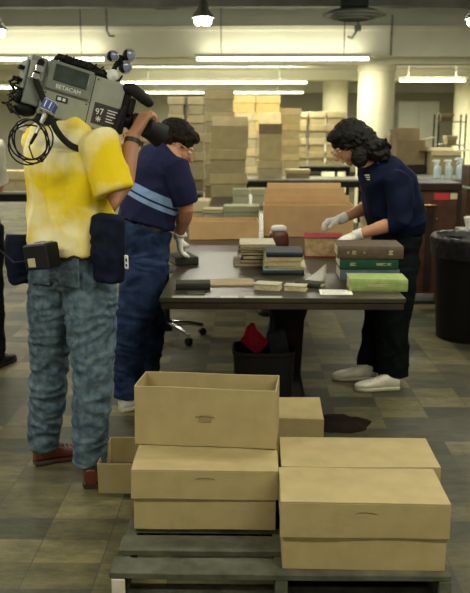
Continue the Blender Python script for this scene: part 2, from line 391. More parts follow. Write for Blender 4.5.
# ------------------------------------------------------------------ cartons
def carton_mesh(w, d, h, t=.005, base=True):
    b = bmesh.new(); k = .0015
    bx(b, -w/2, w/2, 0, t, 0, h, k); bx(b, -w/2, w/2, d-t, d, 0, h, k)
    bx(b, -w/2, -w/2+t, t, d-t, 0, h, k); bx(b, w/2-t, w/2, t, d-t, 0, h, k)
    if base: bx(b, -w/2+t, w/2-t, t, d-t, 0, t)
    return b
def lid_mesh(w, d, h, t=.005):
    """lid as a shallow tray turned over; z=0 is its lower rim"""
    b = carton_mesh(w, d, h-t, t, False); bx(b, -w/2, w/2, 0, d, h-t, h, .0025, 2); return b
def lidded(loc, w, d, h, lh, label, m='card', rz=0, grp=None, fancy=True, seed=0, tears=0):
    t = empty('archive_box', loc, (0,0,rz)); tag(t, label, 'box', grp)
    b = carton_mesh(w, d, h-.006);
    if fancy: subdiv(b, 5); warp(b, .003, 4, seed)
    link('box_body', b, M[m], t)
    b = lid_mesh(w+.014, d+.014, lh)
    if fancy: subdiv(b, 6); warp(b, .0045, 4, seed+3)
    for v in b.verts: v.co += V((0, -.007, h-lh+.002))
    l = link('lid', b, M[m], t)
    if fancy:
        b = bmesh.new(); tube(b, [(-.030,0,.0), (-.02,0,.004), (.02,0,.004), (.035,0,0)], .0012, 8, squash=.6)
        s = link('handle_slot', b, M['slot'], l, True, loc=(0, -.008, h-lh*.28)); s['label'] = 'narrow dark hand slot'
    return t
def openbox(loc, w, d, h, label, m='card', rz=0, seed=0, slot=True, grp=None, t_=.005):
    t = empty('open_box', loc, (0,0,rz)); tag(t, label, 'box', grp)
    b = carton_mesh(w, d, h, t_); subdiv(b, 5); warp(b, .0045, 4, seed); link('box_body', b, M[m], t)
    b = bmesh.new(); bx(b, -w/2+t_+.003, w/2-t_-.003, t_+.003, d-t_-.003, t_+.006, t_+.009); link('bottom_liner', b, M['card_in'], t)
    if slot:
        b = bmesh.new(); tube(b, [(-.03,0,0), (-.015,0,.004), (.015,0,.004), (.03,0,0)], .004, 8, squash=.5); box(b, (0,0,-.012), (.045,.002,.018), .001)
        link('handle_slot', b, M['card_dark'], t, loc=(0, -.0015, h*.52))  # brown strip and patch paint the shade of the embossed slot
    return t
PZ = .125
# pallet
t = empty('wooden_pallet', (.105, 2.36, 0)); tag(t, 'weathered grey wooden pallet under the archive boxes', 'pallet')
for i, (y0, y1) in enumerate(((0,.1),(.145,.25),(.30,.40),(.45,.55),(.60,.68),(.71,.80))):
    b = bmesh.new(); bx(b, (-.54 if i < 2 else -.50)+random.uniform(-.01,.01), .54+random.uniform(-.01,.01), y0, y1, .105, PZ, .002); subdiv(b, 4); warp(b, .003, 7, i)
    link('deck_board', b, M['pallet'], t)
for i, (x) in enumerate((-.515, .0, .515)):
    b = bmesh.new(); bx(b, x-.02, x+.02, .0, .80, .018, .105, .003); o = link('stringer', b, M['pallet'], t)
    if i == 0:
        e = bmesh.new(); bx(e, x-.021, x+.021, -.004, .003, .012, .104, .001); link('end_block', e, M['pallet_w'], t)['label'] = 'white painted stringer end'
for y0 in (0.02, .35, .69):
    b = bmesh.new(); bx(b, -.54, .54, y0, y0+.09, .0, .018, .002); link('bottom_board', b, M['pallet'], t)
lidded((.365, 2.392, PZ), .515, .262, .230, .118, 'large lidded cardboard box at the front right corner of the pallet', seed=1, rz=R(-.6))
lidded((.388, 2.675, PZ), .535, .262, .230, .118, 'lidded cardboard box directly behind the front right box on the pallet', seed=2, rz=R(-.8))
lidded((-.152, 2.652, PZ), .495, .42, .222, .108, 'lidded cardboard box on the left of the pallet, carrying an open box', seed=3, rz=R(-.3))
openbox((-.160, 2.85, .3535), .522, .195, .222, 'open cardboard box on top of the left lidded box', seed=4, rz=R(-5))
openbox((-.40, 3.20, 0), .46, .30, .135, 'low open cardboard box on the floor, behind the pallet by the brown shoe', seed=5, slot=False, rz=R(-1))
lidded((.07, 3.20, 0), .46, .27, .335, .11, 'lidded cardboard box on the floor behind the pallet, right of the open box', seed=6, rz=R(-1))

# ------------------------------------------------------------------ work tables
def worktable(x0, x1, y0, y1, h, label, peds, tape=False, pm='black'):
    xc = (x0+x1)/2; t = empty('work_table', (xc, y0, 0)); tag(t, label, 'table')
    W = x1-x0; D = y1-y0
    b = bmesh.new(); bx(b, -W/2, W/2, 0, D, h-.022, h, .004, 2); link('table_top', b, M['ttop'], t)
    b = bmesh.new(); bx(b, -W/2+.006, W/2-.006, .006, D-.006, h-.055, h-.0235, .003); link('apron', b, M['tedge'], t)
    for py in peds:
        b = bmesh.new(); zt = h-.055
        # pedestal tapering down to a flared foot
        u, v = V((1,0,0)), V((0,1,0)); c = V((.06, py, 0))
        rings(b, [(c+V((0,0,z)), u, v, a, bb, .5) for z, a, bb in ((0,.14,.20),(.03,.14,.20),(.06,.10,.10),(.2,.07,.055),(.5,.085,.06),(zt-.04,.13,.09),(zt-.0005,.22,.16))], 20)
        link('pedestal', b, M[pm], t)
    if tape:
        for (a, c, y) in ((-.50, -.36, 'w'), (-.28,-.20,'w'), (-.17, 0.0,'w')):
            b = bmesh.new(); bx(b, a, c, -.001, .045, h, h+.0008); link('tape_strip', b, M['tape'], t)
    return t
worktable(-.405, .705, 3.63, 6.09, .75, 'dark laminate work table where the gloved workers sort old books', (.66, 1.9), True)
worktable(-.405, .705, 6.11, 9.62, .75, 'dark work table set end to end behind the sorting table', (.6, 2.7))
def longtable(x0, x1, y0, y1, h, label, m='bench'):
    t = empty('trestle_table', ((x0+x1)/2, y0, 0)); tag(t, label, 'table'); W = x1-x0; D = y1-y0
    b = bmesh.new(); bx(b, -W/2, W/2, 0, D, h-.03, h, .003); link('table_top', b, M[m], t)
    b = bmesh.new(); bx(b, -W/2+.03, W/2-.03, .02, D-.02, h-.12, h-.03, .003); link('apron', b, M['black'], t)
    for sx in (-1, 1):
        for yy in (.06, D-.06):
            b = bmesh.new(); bx(b, sx*(W/2-.07)-.03, sx*(W/2-.07)+.03, yy-.03, yy+.03, 0, h-.12, .004); link('leg', b, M['black'], t)
    return t
a, c = at(262, 177, 12.2), at(372, 177, 12.2)
longtable(a.x-.3, c.x, 12.2, 13.0, .76, 'long dark-edged table behind the kraft cartons, in front of the nearest column')
a, c = at(228, 168, 15.9), at(352, 168, 15.9)
longtable(a.x, c.x, 15.9, 18.2, .80, 'far table carrying the rows of box stacks left of the farther column')
a, c = at(120, 190, 9.9), at(203, 190, 9.9)
longtable(a.x, c.x, 9.75, 10.6, .76, 'dark table under the box stacks behind the man in the striped shirt')
a, c = at(-40, 190, 9.6), at(60, 190, 9.6)
longtable(a.x, c.x, 9.75, 10.6, .76, 'dark table with boxes at the far left behind the video camera')
a, c = at(396, 178, 8.3), at(490, 178, 8.3)
longtable(a.x, c.x, 8.25, 10.0, 1.0, 'high workbench behind the wooden chest holding spray bottles')

# ------------------------------------------------------------------ stacks of archive boxes in the background
ORD = ['bottom', 'second from bottom', 'third from bottom', 'fourth from bottom', 'fifth from bottom', 'sixth from bottom', 'seventh from bottom']
cache = {}; LID_LIT = {'card_mid': 'card_pale', 'card_dark': 'card_mid', 'card_yel': 'card_yel2', 'card_pale': 'card_lt'}  # lids take a lighter tone, painting in the light they catch
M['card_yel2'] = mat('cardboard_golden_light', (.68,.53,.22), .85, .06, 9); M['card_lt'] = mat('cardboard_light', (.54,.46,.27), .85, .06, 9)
def bgbox(p, w, d, h, lh, m, rz, label, grp):
    key = (round(w,3), round(d,3), round(h,3), m)
    if key in cache:
        t = dup(cache[key]); t.location = p; t.rotation_euler = (0,0,rz); tag(t, label, 'box', grp)
    else:
        t = empty('archive_box', p, (0,0,rz)); tag(t, label, 'box', grp)
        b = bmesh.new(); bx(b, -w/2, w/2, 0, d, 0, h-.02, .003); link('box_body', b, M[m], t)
        b = bmesh.new(); bx(b, -w/2-.014, w/2+.014, -.014, d+.014, h-lh, h-.001, .006); link('lid', b, M[LID_LIT.get(m, m)], t)
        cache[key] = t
    return t
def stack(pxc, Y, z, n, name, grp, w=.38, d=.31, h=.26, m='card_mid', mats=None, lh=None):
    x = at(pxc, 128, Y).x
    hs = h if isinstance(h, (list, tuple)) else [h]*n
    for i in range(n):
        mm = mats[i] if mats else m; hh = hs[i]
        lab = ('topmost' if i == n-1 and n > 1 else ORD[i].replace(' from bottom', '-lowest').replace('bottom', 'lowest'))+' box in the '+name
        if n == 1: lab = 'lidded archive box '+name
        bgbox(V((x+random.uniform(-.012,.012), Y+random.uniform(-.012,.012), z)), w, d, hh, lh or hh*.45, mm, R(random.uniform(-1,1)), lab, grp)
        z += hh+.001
G1 = 'archive boxes stacked in the background'
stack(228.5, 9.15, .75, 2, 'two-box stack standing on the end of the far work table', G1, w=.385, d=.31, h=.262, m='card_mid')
# open carton with raised flaps on that stack
def flapbox(loc, w, d, h, label, m, flaps, rz=0, band=False):
    t = empty('open_carton', loc, (0,0,rz)); tag(t, label, 'box')
    b = carton_mesh(w, d, h, .006); subdiv(b, 3); warp(b, .006, 5, h*10); link('box_body', b, M[m], t)
    if band:
        b = bmesh.new(); bx(b, -w/2-.002, w/2+.002, -.004, -.0005, h-.15, h, .001); link('band', b, M['card_dark'], t)['label'] = 'darker brown band below the flaps'
    for (side, L, ang) in flaps:
        b = bmesh.new(); a = R(ang)
        if side in 'fb':
            s = -1 if side == 'f' else 1; y = .003 if side == 'f' else d-.003
            box(b, (0, y+s*math.cos(a)*L/2, h+math.sin(a)*L/2), (w-.01, L, .005), .001, Matrix.Rotation(a*s, 3, 'X'))
        else:
            s = -1 if side == 'l' else 1; x = s*(w/2-.003)
            box(b, (x+s*math.cos(a)*L/2, d/2, h+math.sin(a)*L/2), (L, d-.01, .005), .001, Matrix.Rotation(-a*s, 3, 'Y'))
        link('flap', b, M[m], t)
    return t
x = at(229.5, 130, 9.15).x
flapbox((x, 9.15, .75+.526), .41, .31, .25, 'pale open carton with a raised flap on top of the two-box stack', 'card_pale', (('r', .14, 60), ('b', .1, 80)))
# golden-brown tall stack on the long table
xs = 270.5; x = at(xs, 130, 12.35).x
stack(xs, 12.4, .76, 1, 'under the tall open carton on the long dark-edged table', G1, w=.36, d=.36, h=.27, m='card_mid')
flapbox((x, 12.4, 1.031), .34, .34, .53, 'tall narrow carton with a dark band and flaps raised, centre background', 'card_pale', (('b', .17, 80),), band=True)
# columns on the left table
for i, (pc, n, nm) in enumerate(((130, 4, 'left-table stack just behind the camera lens'), (152, 3, 'left-table stack directly left of the dark-haired man'), (177, 5, 'left-table stack rising above the dark-haired man'), (195.5, 5, 'left-table stack with a light gap on its left'))):
    stack(pc, 9.85+.05*i, .76, n, nm, G1, w=.165 if i in (2,3) else .22, d=.36, h=[.23,.225,.22,.215,.21][:n], mats=['card_dark','card_mid','card_mid','card_mid','card_mid'][:n])
stack(219, 11.2, 0, 7, 'tall floor stack behind the end of the far work table', G1, w=.37, d=.31, h=.285, mats=['card_mid','card_mid','card_dark','card_mid','card_mid','card_mid','card_mid'])
stack(191, 8.9, 0, 2, 'low floor stack left of the far work table', G1, w=.26, d=.4, h=.27, m='card_mid')
stack(193, 9.8, 0, 1, 'on the floor under the left background table', G1, w=.26, d=.3, h=.25, m='card_dark')
stack(200, 8.35, 0, 3, 'floor stack beside the far work table at its left edge', G1, w=.16, d=.3, h=.26, mats=['card_dark','card_mid','card_pale'])
# rows near the fluorescent light, its glow tinted into the top boxes
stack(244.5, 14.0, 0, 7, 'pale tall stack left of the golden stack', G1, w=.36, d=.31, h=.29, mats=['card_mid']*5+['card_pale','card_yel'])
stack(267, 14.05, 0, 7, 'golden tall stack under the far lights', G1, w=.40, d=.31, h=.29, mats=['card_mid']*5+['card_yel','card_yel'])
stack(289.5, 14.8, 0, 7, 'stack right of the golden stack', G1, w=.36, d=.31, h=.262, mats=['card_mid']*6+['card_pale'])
# far table rows
for i, (pc, w, nm) in enumerate(((288, .19, 'first far-table stack from the left'), (300.5, .22, 'second far-table stack from the left'), (317, .29, 'third far-table stack from the left, beside the dark gap'), (336, .33, 'fourth far-table stack, beneath the farther column'))):
    n = 4
    stack(pc, 16.0, .80, n, nm, G1, w=w, d=.31, h=[.25,.255,.25,.245][:n], mats=['card_mid','card_pale','card_mid','card_pale'])
b_ = at(297, 160, 12.6); stack(298, 12.45, .76, 1, 'lying flat beside the tall narrow carton', G1, w=.34, d=.3, h=.13, m='card_dark')
# far left behind the video camera
for i, (pc, n, nm) in enumerate(((4, 1, 'at the far left edge behind the video camera'), (18, 1, 'far left, right of the edge box'), (-16, 2, 'far-left stack outside the light'))):
    stack(pc, 9.9, .76, n, nm, G1, w=.2, d=.3, h=.24, mats=['card_mid','card_pale'][:n])
stack(380, 10.6, 0, 4, 'stack hidden behind the woman in navy', G1, w=.35, h=.27, m='card_mid')
# right background
p = at(410, 160, 9.3)
b = bmesh.new(); bx(b, -.2, .2, 0, .35, 0, .10, .004); bx(b, -.19, .19, -.003, 0, .02, .08); o = link('flat_crate', b, M['trunkdk'], loc=(p.x, 9.25, 1.0)); tag(o, 'flat dark crate on the high workbench under the upright open carton', 'crate')
flapbox((at(411,128,9.3).x, 9.27, 1.102), .32, .3, .27, 'open brown carton with flaps up on the high workbench, right of the woman', 'card_dark', (('l', .12, 75), ('r', .14, 12), ('b', .13, 82)))
p = at(396, 128, 9.8); stack(397.5, 9.62, 1.0, 2, 'stack on the workbench at the woman\'s shoulder', G1, w=.16, d=.3, h=[.17,.26], m='card_mid')
flapbox((at(445,128,9.2).x, 9.1, 1.0), .33, .3, .25, 'wide carton with sagging open flaps behind the spray bottles', 'card_mid', (('l', .1, 10), ('r', .12, 8), ('f', .05, -60), ('b', .1, 20)))
# metal cabinet and shelf with boxes, far right
a, c = at(399, 101, 20.5), at(440, 101, 20.5)
t = empty('storage_cabinet', ((a.x+c.x)/2, 20.5, 0)); tag(t, 'grey metal storage cabinet far back between two columns', 'cabinet'); W = c.x-a.x
b = bmesh.new(); bx(b, -W/2, W/2, .02, .55, 0, a.z, .01); link('cabinet_body', b, M['metalgrey'], t)
for s in (-1, 1):
    b = bmesh.new(); bx(b, s*W/4-W/4+.01, s*W/4+W/4-.01, 0, .02, .06, a.z-.03, .004); d_ = link('door', b, M['metalgrey'], t)
    b = bmesh.new(); bx(b, s*.05-.01, s*.05+.01, -.02, 0, 1.0, 1.15, .003); link('handle', b, M['silver'], d_)
a, c = at(440, 112, 15.5), at(466, 112, 15.5); W = c.x-a.x
t = empty('shelf_rack', ((a.x+c.x)/2, 15.5, 0)); tag(t, 'dark open shelf rack in front of the right-hand column', 'shelf')
for z in (.3, .75, 1.2, 1.62):
    b = bmesh.new(); bx(b, -W/2, W/2, 0, .4, z-.02, z); link('shelf_board', b, M['metalgrey'], t)
for sx in (-1, 1):
    for yy in (.015, .385):
        b = bmesh.new(); bx(b, sx*(W/2+.012)-.012, sx*(W/2+.012)+.012, yy-.015, yy+.015, 0, 1.75); link('upright', b, M['black'], t)
xr = (a.x+c.x)/2
stack(447, 15.55, 1.62, 1, 'on the top shelf of the dark rack', G1, w=.22, d=.3, h=.14, m='card_dark')
stack(453, 15.55, 1.2, 1, 'on the second shelf of the dark rack, right side', G1, w=.18, d=.3, h=.16, m='card_pale')

# spray bottles
def spray(px, Y, label, s=1.):
    p = at(px, 178, Y); t = empty('spray_bottle', (p.x, Y, 1.0)); tag(t, label, 'spray bottle', 'spray bottles on the high workbench')
    b = bmesh.new(); lathe(b, [(.0,0),(.036,0),(.038,.01),(.038,.09),(.033,.115),(.014,.135),(.013,.15)], 18); link('bottle_body', b, M['spray'], t, True)
    b = bmesh.new(); lathe(b, [(.016,.142),(.016,.162),(.012,.164)], 14); box(b, (-.012,0,.176), (.07,.022,.024), .005); box(b, (-.05,0,.172), (.012,.014,.014), .003)
    box(b, (-.028,0,.148), (.007,.012,.045), .002, Matrix.Rotation(R(25),3,'Y')); link('trigger_head', b, M['sprayhd'], t)
    t.scale = (s, s, s); return t
spray(437, 8.42, 'leftmost white-headed spray bottle on the high workbench')
spray(448.5, 8.40, 'middle white-headed spray bottle on the high workbench')
spray(460, 8.36, 'rightmost, slightly larger spray bottle on the high workbench', 1.12)

# trunk
a, c = at(401, 183, 7.0), at(461.5, 183, 7.0); W = c.x-a.x; H = a.z
t = empty('wooden_chest', ((a.x+c.x)/2, 7.0, 0), (0,0,R(-1))); tag(t, 'tall reddish-brown wooden chest on casters with a red label, right of the woman', 'chest')
b = bmesh.new(); bx(b, -W/2, W/2, 0, .6, .10, H-.07, .006); link('case', b, M['trunk'], t)
b = bmesh.new(); bx(b, -W/2-.006, W/2+.006, -.006, .606, H-.067, H, .008); link('lid', b, M['trunkdk'], t)
for sx in (-1, 1):
    b = bmesh.new(); bx(b, sx*(W/2-.012)-.018, sx*(W/2-.012)+.018, -.008, .0, .10, H-.07, .003); link('corner_batten', b, M['trunkdk'], t)
    for yy in (.06, .54):
        b = bmesh.new(); cyl(b, (sx*(W/2-.06)-.015, yy, .04), (sx*(W/2-.06)+.015, yy, .04), .04, n=16); box(b, (sx*(W/2-.06), yy, .085), (.05,.05,.03), .003); link('caster', b, M['black'], t)
b = bmesh.new(); bx(b, -.03, .03, -.008, 0, .12, H-.18, .003); link('center_batten', b, M['trunkdk'], t)
b = bmesh.new(); bx(b, .03, .155, -.002, 0, H-.14, H-.085); link('label_plate', b, M['red'], t)['label'] = 'red paper label'
b = bmesh.new(); bx(b, .165, .235, -.002, 0, H-.135, H-.085); link('label_plate', b, M['pages'], t)['label'] = 'small tan paper label'
b = bmesh.new(); tube(b, [(-.08,-.006,H-.185),(-.07,-.028,H-.185),(.04,-.028,H-.185),(.05,-.006,H-.185)], .009, 8); link('handle', b, M['brass'], t, True)['label'] = 'brass pull handle'
for (x_, z_) in ((-.09, H-.3), (.06, H-.3)):
    b = bmesh.new(); cyl(b, (x_,-.008,z_), (x_,0,z_), .008, n=10); link('stud', b, M['brass'], t)
# cabinet and oddments at the right edge
a = at(466, 170, 7.6)
t = empty('side_cabinet', (a.x+.25, 7.6, 0)); tag(t, 'brown wooden side cabinet cut by the right edge, behind the trash can', 'cabinet')
b = bmesh.new(); bx(b, -.23, .23, 0, .5, .0, .95, .006); link('cabinet_body', b, M['trunk'], t)
b = bmesh.new(); bx(b, -.235, .235, -.02, .51, .951, .97, .003); link('cabinet_top', b, M['shelfgrn'], t)
b = bmesh.new(); bx(b, -.21, .21, -.012, 0, .05, .9, .004); d_ = link('door', b, M['trunk'], t)
b = bmesh.new(); tube(b, [(-.18,-.012,.7),(-.18,-.03,.7),(-.18,-.03,.8),(-.18,-.012,.8)], .006, 8); link('handle', b, M['silver'], d_)
b = bmesh.new(); bx(b, -.2, -.14, 0, .3, 0, .19, .006); o = link('wooden_block', b, M['trunk'], loc=(a.x+.25, 7.65, .971)); tag(o, 'upright brown wooden block on the side cabinet at the right edge', 'block')
p = at(468, 225, 6.6)
t = empty('small_table', (p.x+.12, 6.6, 0)); tag(t, 'small grey stand at the right edge behind the trash can', 'table')
b = bmesh.new(); bx(b, -.15, .3, 0, .3, .66, .69, .004); link('table_top', b, M['metalgrey'], t)
for (x_, y_) in ((-.13,.02),(-.13,.28),(.28,.02),(.28,.28)):
    b = bmesh.new(); bx(b, x_-.015, x_+.015, y_-.015, y_+.015, 0, .66); link('leg', b, M['black'], t)
b = bmesh.new(); lathe(b, [(.0,0),(.05,0),(.075,.10),(.07,.10),(.045,.01)], 20); o = link('plastic_tub', b, M['white'], loc=(p.x+.07, 6.72, .69)); tag(o, 'small white plastic tub on the grey stand at the right edge', 'tub')

# trash can
p = on(478, 345, 0); t = empty('trash_can', (p.x, p.y+.24, 0)); tag(t, 'black plastic trash can with a liner folded over its rim, right edge', 'trash can')
b = bmesh.new(); rings(b, [(V((0,0,z)), V((1,0,0)), V((0,1,0)), r, r) for r, z in ((.235,0),(.24,.01),(.285,.70),(.295,.71),(.295,.735),(.272,.735),(.225,.03))], 40); link('bin_body', b, M['bin'], t, True)
b = bmesh.new(); rings(b, [(V((0,0,z)), V((1,0,0)), V((0,1,0)), r, r) for r, z in ((.291,.60),(.300,.66),(.304,.70),(.306,.735),(.298,.752),(.284,.75),(.262,.70),(.235,.5),(.21,.06))], 64, False)
subdiv(b, 1)
for v in b.verts:
    ang = math.atan2(v.co.y, v.co.x); rr = V((v.co.x, v.co.y, 0)).normalized()
    k = .004*math.sin(ang*31+v.co.z*20)+.006*noise.noise(v.co*18)
    if v.co.z > .58 : v.co += rr*(abs(k)+.001); v.co.z += .012*noise.noise(V((ang*4, 0, 3)))
link('bin_liner', b, M['bag'], t, True)['label'] = 'crinkled dark plastic liner'

# ------------------------------------------------------------------ cartons standing on the work table
def longcarton(loc, w, d, h, label, m, rz=0): return openbox(loc, w, d, h, label, m, rz, seed=9, slot=False)
a, c = on(189, 240, .75), on(259, 238, .75)
longcarton(((a.x+c.x)/2, a.y+.02, .75), c.x-a.x, .26, .125, 'long low open kraft carton lying across the table behind the papers', 'card_pink', R(3))
a, c = on(262, 235, .75), on(356, 235, .75)
xm = (a.x+c.x)/2; zt = at(300, 204, a.y).z-.75
flapbox((xm-.01, 5.78, .75), .63, .26, zt, 'big kraft carton with open top in the middle of the table', 'card_pink', (('b', .05, 75),))
flapbox((xm-.005, 6.12, .75), .62, .22, zt+.02, 'second big kraft carton directly behind the first', 'card_pink', (('b', .06, 78),))
flapbox((xm+.01, 6.43, .75), .60, .22, zt+.05, 'hindmost big kraft carton of the three', 'card_pink', (('b', .05, 75),))
def docbox(pxl, pxr, yb, yt, d, label, split=False, m='card_grn'):
    a, c = on(pxl, yb, .75), on(pxr, yb, .75); h = at(pxl, yt, a.y).z-.75; w = c.x-a.x
    t = empty('document_box', ((a.x+c.x)/2, a.y, .75)); tag(t, label, 'box', 'grey-green document boxes on the table')
    b = bmesh.new(); bx(b, -w/2, w/2, 0, d, 0, h*.6, .003); link('box_body', b, M[m], t)
    b = bmesh.new(); bx(b, -w/2-.004, w/2+.004, -.004, d+.004, h*.6+.001, h, .004); link('lid', b, M[m], t)
docbox(224, 259, 222, 206, .2, 'flat grey-green document box lying behind the low kraft carton')
docbox(233, 249, 206, 189, .13, 'upright grey-green document box, left of a pair near the far stack')
docbox(252, 270, 206, 189, .13, 'upright grey-green document box, right of a pair near the far stack')
docbox(203, 222, 213, 209, .2, 'thin pale document box at the left edge of the far table', m='card_pale')
# yellowish carton on a chair beside the table
def office_chair(loc, rz, label, seat_h=.5, back=True):
    t = empty('office_chair', loc, (0,0,rz)); tag(t, label, 'chair')
    b = bmesh.new(); cyl(b, (0,0,.09), (0,0,seat_h-.06), .022, n=14); cyl(b, (0,0,.06), (0,0,.14), .04, n=14); link('gas_column', b, M['black'], t)
    for k in range(5):
        a = 2*math.pi*k/5+.2; d = V((math.cos(a), math.sin(a), 0))
        b = bmesh.new(); tube(b, [d*.02+V((0,0,.11)), d*.16+V((0,0,.10)), d*.27+V((0,0,.075))], [.022,.018,.013], 8); g = link('base_arm', b, M['chrome'] if k in (0,4) else M['black'], t, True)
        s = d.cross(V((0,0,1))); q = d*.27+V((0,0,.028))
        b = bmesh.new(); cyl(b, q-s*.016, q+s*.016, .028, n=14); link('caster', b, M['black'], g)
    b = bmesh.new(); bx(b, -.2, .2, -.2, .2, seat_h-.05, seat_h, .02, 3); link('seat', b, M['seat'], t, True)
    return t
oc = on(170, 338, 0)
office_chair((oc.x-.02, oc.y, 0), R(10), 'office chair with chrome base standing left of the table, a carton on its seat', .56)
flapbox((oc.x-.04, oc.y-.16, .562), .26, .33, .26, 'tall yellowish open carton on the chair beside the table', 'card', (('l', .05, 70),))
# items under the table
t = empty('waste_bin', (.075, 4.03, 0)); tag(t, 'black waste bin beneath the table holding red packaging', 'bin')
b = bmesh.new(); rings(b, [(V((0,0,z)), V((1,0,0)), V((0,1,0)), r*1.0, r*.8, .45) for r, z in ((.13,0),(.135,.01),(.155,.39),(.16,.40),(.16,.415),(.15,.415),(.125,.02))], 32); link('bin_body', b, M['black'], t)
b = bmesh.new(); blob(b, (0,0,0), (.06,.05,.07)); subdiv(b, 1); warp(b, .04, 16); o = link('crumpled_packaging', b, M['maroon'], loc=(.03, 4.03, .46)); tag(o, 'crumpled red packaging sticking out of the waste bin', 'rubbish')
b = bmesh.new(); box(b, (0,0,0), (.10,.05,.16), .01, Matrix.Rotation(R(-12),3,'Y')); o = link('cardboard_packet', b, M['dkblue'], loc=(.15, 4.04, .42)); tag(o, 'dull blue packet standing in the waste bin beside the red packaging', 'packet')
p = on(341, 424, 0)
b = bmesh.new()
n = 28; c0 = b.verts.new((0,0,.03)); prev = []
for ring_i in (.35, .7, 1.0):
    cur = []
    for i in range(n):
        a = 2*math.pi*i/n; r = 1+.22*noise.noise(V((math.cos(a)*1.7, math.sin(a)*1.7, 2)))
        z = .003 if ring_i == 1 else .02+.02*noise.noise(V((math.cos(a)*3*ring_i, math.sin(a)*3*ring_i, 5)))
        cur.append(b.verts.new((.15*r*ring_i*math.cos(a), .13*r*ring_i*math.sin(a), z)))
    if not prev:
        for i in range(n): b.faces.new((c0, cur[i], cur[(i+1) % n]))
    else:
        for i in range(n): b.faces.new((prev[i], cur[i], cur[(i+1) % n], prev[(i+1) % n]))
    prev = cur
bot = [b.verts.new((v.co.x, v.co.y, 0)) for v in prev]
for i in range(n): b.faces.new((prev[i], bot[i], bot[(i+1) % n], prev[(i+1) % n]))
b.faces.new(bot[::-1])
o = link('floor_rag', b, M['cloth_dk'], smooth=True, loc=(p.x, p.y, 0)); tag(o, 'dark brown rag lying on the floor in front of the table pedestal', 'rag')

# ------------------------------------------------------------------ books and papers
def book(loc, w, d, h, cover, label, rz=0, pages='pages', stamps=(), rx=0, grp=None, soft=False, name='book'):
    """spine towards -Y"""
    t = empty(name, loc, (rx,0,rz)); tag(t, label, 'book', grp)
    c = min(.004, h*.12)
    b = bmesh.new(); bx(b, -w/2, w/2, 0, d, h-c, h, c*.3); bx(b, -w/2, w/2, 0, d, 0, c, c*.3)
    if not soft: rings(b, [(V((x, .006, h/2)), V((0,1,0)), V((0,0,1)), .011, h/2, .8) for x in (-w/2, w/2)], 16)
    cv = link('cover', b, M[cover], t)
    b = bmesh.new(); bx(b, -w/2+.004, w/2-.004, .004 if soft else .012, d-.006, c, h-c, .001); link('page_block', b, M[pages], t)
    for (sx, sw, sh) in stamps:
        b = bmesh.new()
        for k in range(3): bx(b, sx-sw/2, sx+sw/2-(k % 2)*sw*.3, -.0062, -.0045, h/2-sh+k*sh*.8, h/2-sh+k*sh*.8+sh*.45)
        link('spine_stamp', b, M['gold'], cv)
    return t
bl = on(340, 281, .75); br = on(399, 281, .75); xc = (bl.x+br.x)/2; wb = br.x-bl.x
book((xc+.0, 4.06, .75), wb, .23, .058, 'bluegrey', 'thick blue-grey bound volume, lowest of the stack of three on the right', stamps=((.03,.05,.005),))
book((xc-.006, 4.055, .809), wb*.98, .23, .055, 'green', 'dark green bound volume in the middle of the stack of three', stamps=((-.08,.03,.007),(.06,.05,.006),(.1,.02,.005)))
book((xc-.002, 4.045, .865), wb*1.10, .24, .062, 'brown', 'taupe brown bound volume on top of the stack of three', stamps=((-.08,.02,.008),(-.11,.01,.005),(.10,.02,.010),(-.03,.008,.004)), rz=R(-1))
bl = on(351, 292, .75); br = on(409, 291, .75)
book(((bl.x+br.x)/2-.008, 3.79, .75), br.x-bl.x-.004, .17, .058, 'ltgreen', 'light green bound volume lying in front of the stack of three', stamps=((.0,.10,.005),), rz=R(-1))
# the volume the woman works on
bl = on(300, 256, .75); br = on(340, 256, .75)
book(((bl.x+br.x)/2+.02, 4.84, .75), .235, .24, .115, 'maroon', 'thick maroon-covered old volume under the woman\'s gloved hands', pages='pagesbr', soft=True, rz=R(-3))
# pile of pamphlets (left) and pile of thin volumes (right)
pile = [ ('cream',.0,.20,.008,'tan'), ]
z = .75; x0 = on(258, 268, .75).x
for i, (cv, w, h, dx, rz, lab) in enumerate((('tan',.21,.016,-.03,2,'tan pamphlet at the bottom of the loose left pile'), ('dkblue',.20,.020,.0,-4,'dark blue booklet second from bottom of the loose left pile'),
        ('dkbook',.19,.022,.01,3,'dark grey booklet in the lower middle of the loose left pile'), ('brown',.22,.016,-.005,-2,'brown booklet in the upper middle of the loose left pile'),
        ('tan',.21,.012,.01,4,'tan booklet near the top of the loose left pile'), ('dkbook',.20,.012,-.01,-3,'thin dark booklet second from top of the loose left pile'), ('cream',.195,.018,.0,2,'cream booklet on top of the loose left pile'))):
    book((x0+dx, 4.50+random.uniform(-.01,.01), z), w, .26, h, cv, lab, rz=R(rz), soft=True, name='booklet'); z += h+.001
z = .75; x0 = on(281, 269, .75).x+.01
for i, (cv, w, h, dx, rz, lab) in enumerate((('dkblue',.215,.024,-.005,0,'dark-covered volume at the bottom of the neat right pile'), ('teal',.22,.010,.0,1,'pale blue booklet above the bottom volume of the right pile'),
        ('cream',.2,.010,.01,-2,'thin cream booklet low in the right pile'), ('yellow',.195,.024,-.01,0,'yellow volume in the middle of the neat right pile'), ('cream',.20,.022,.0,1,'cream volume below the slate book of the right pile'),
        ('dkblue',.19,.024,.0,-1,'slate blue volume on top of the neat right pile'))):
    book((x0+dx, 4.22, z), w, .235, h, cv, lab, rz=R(rz), soft=(cv != 'dkblue'), name='booklet'); z += h+.001
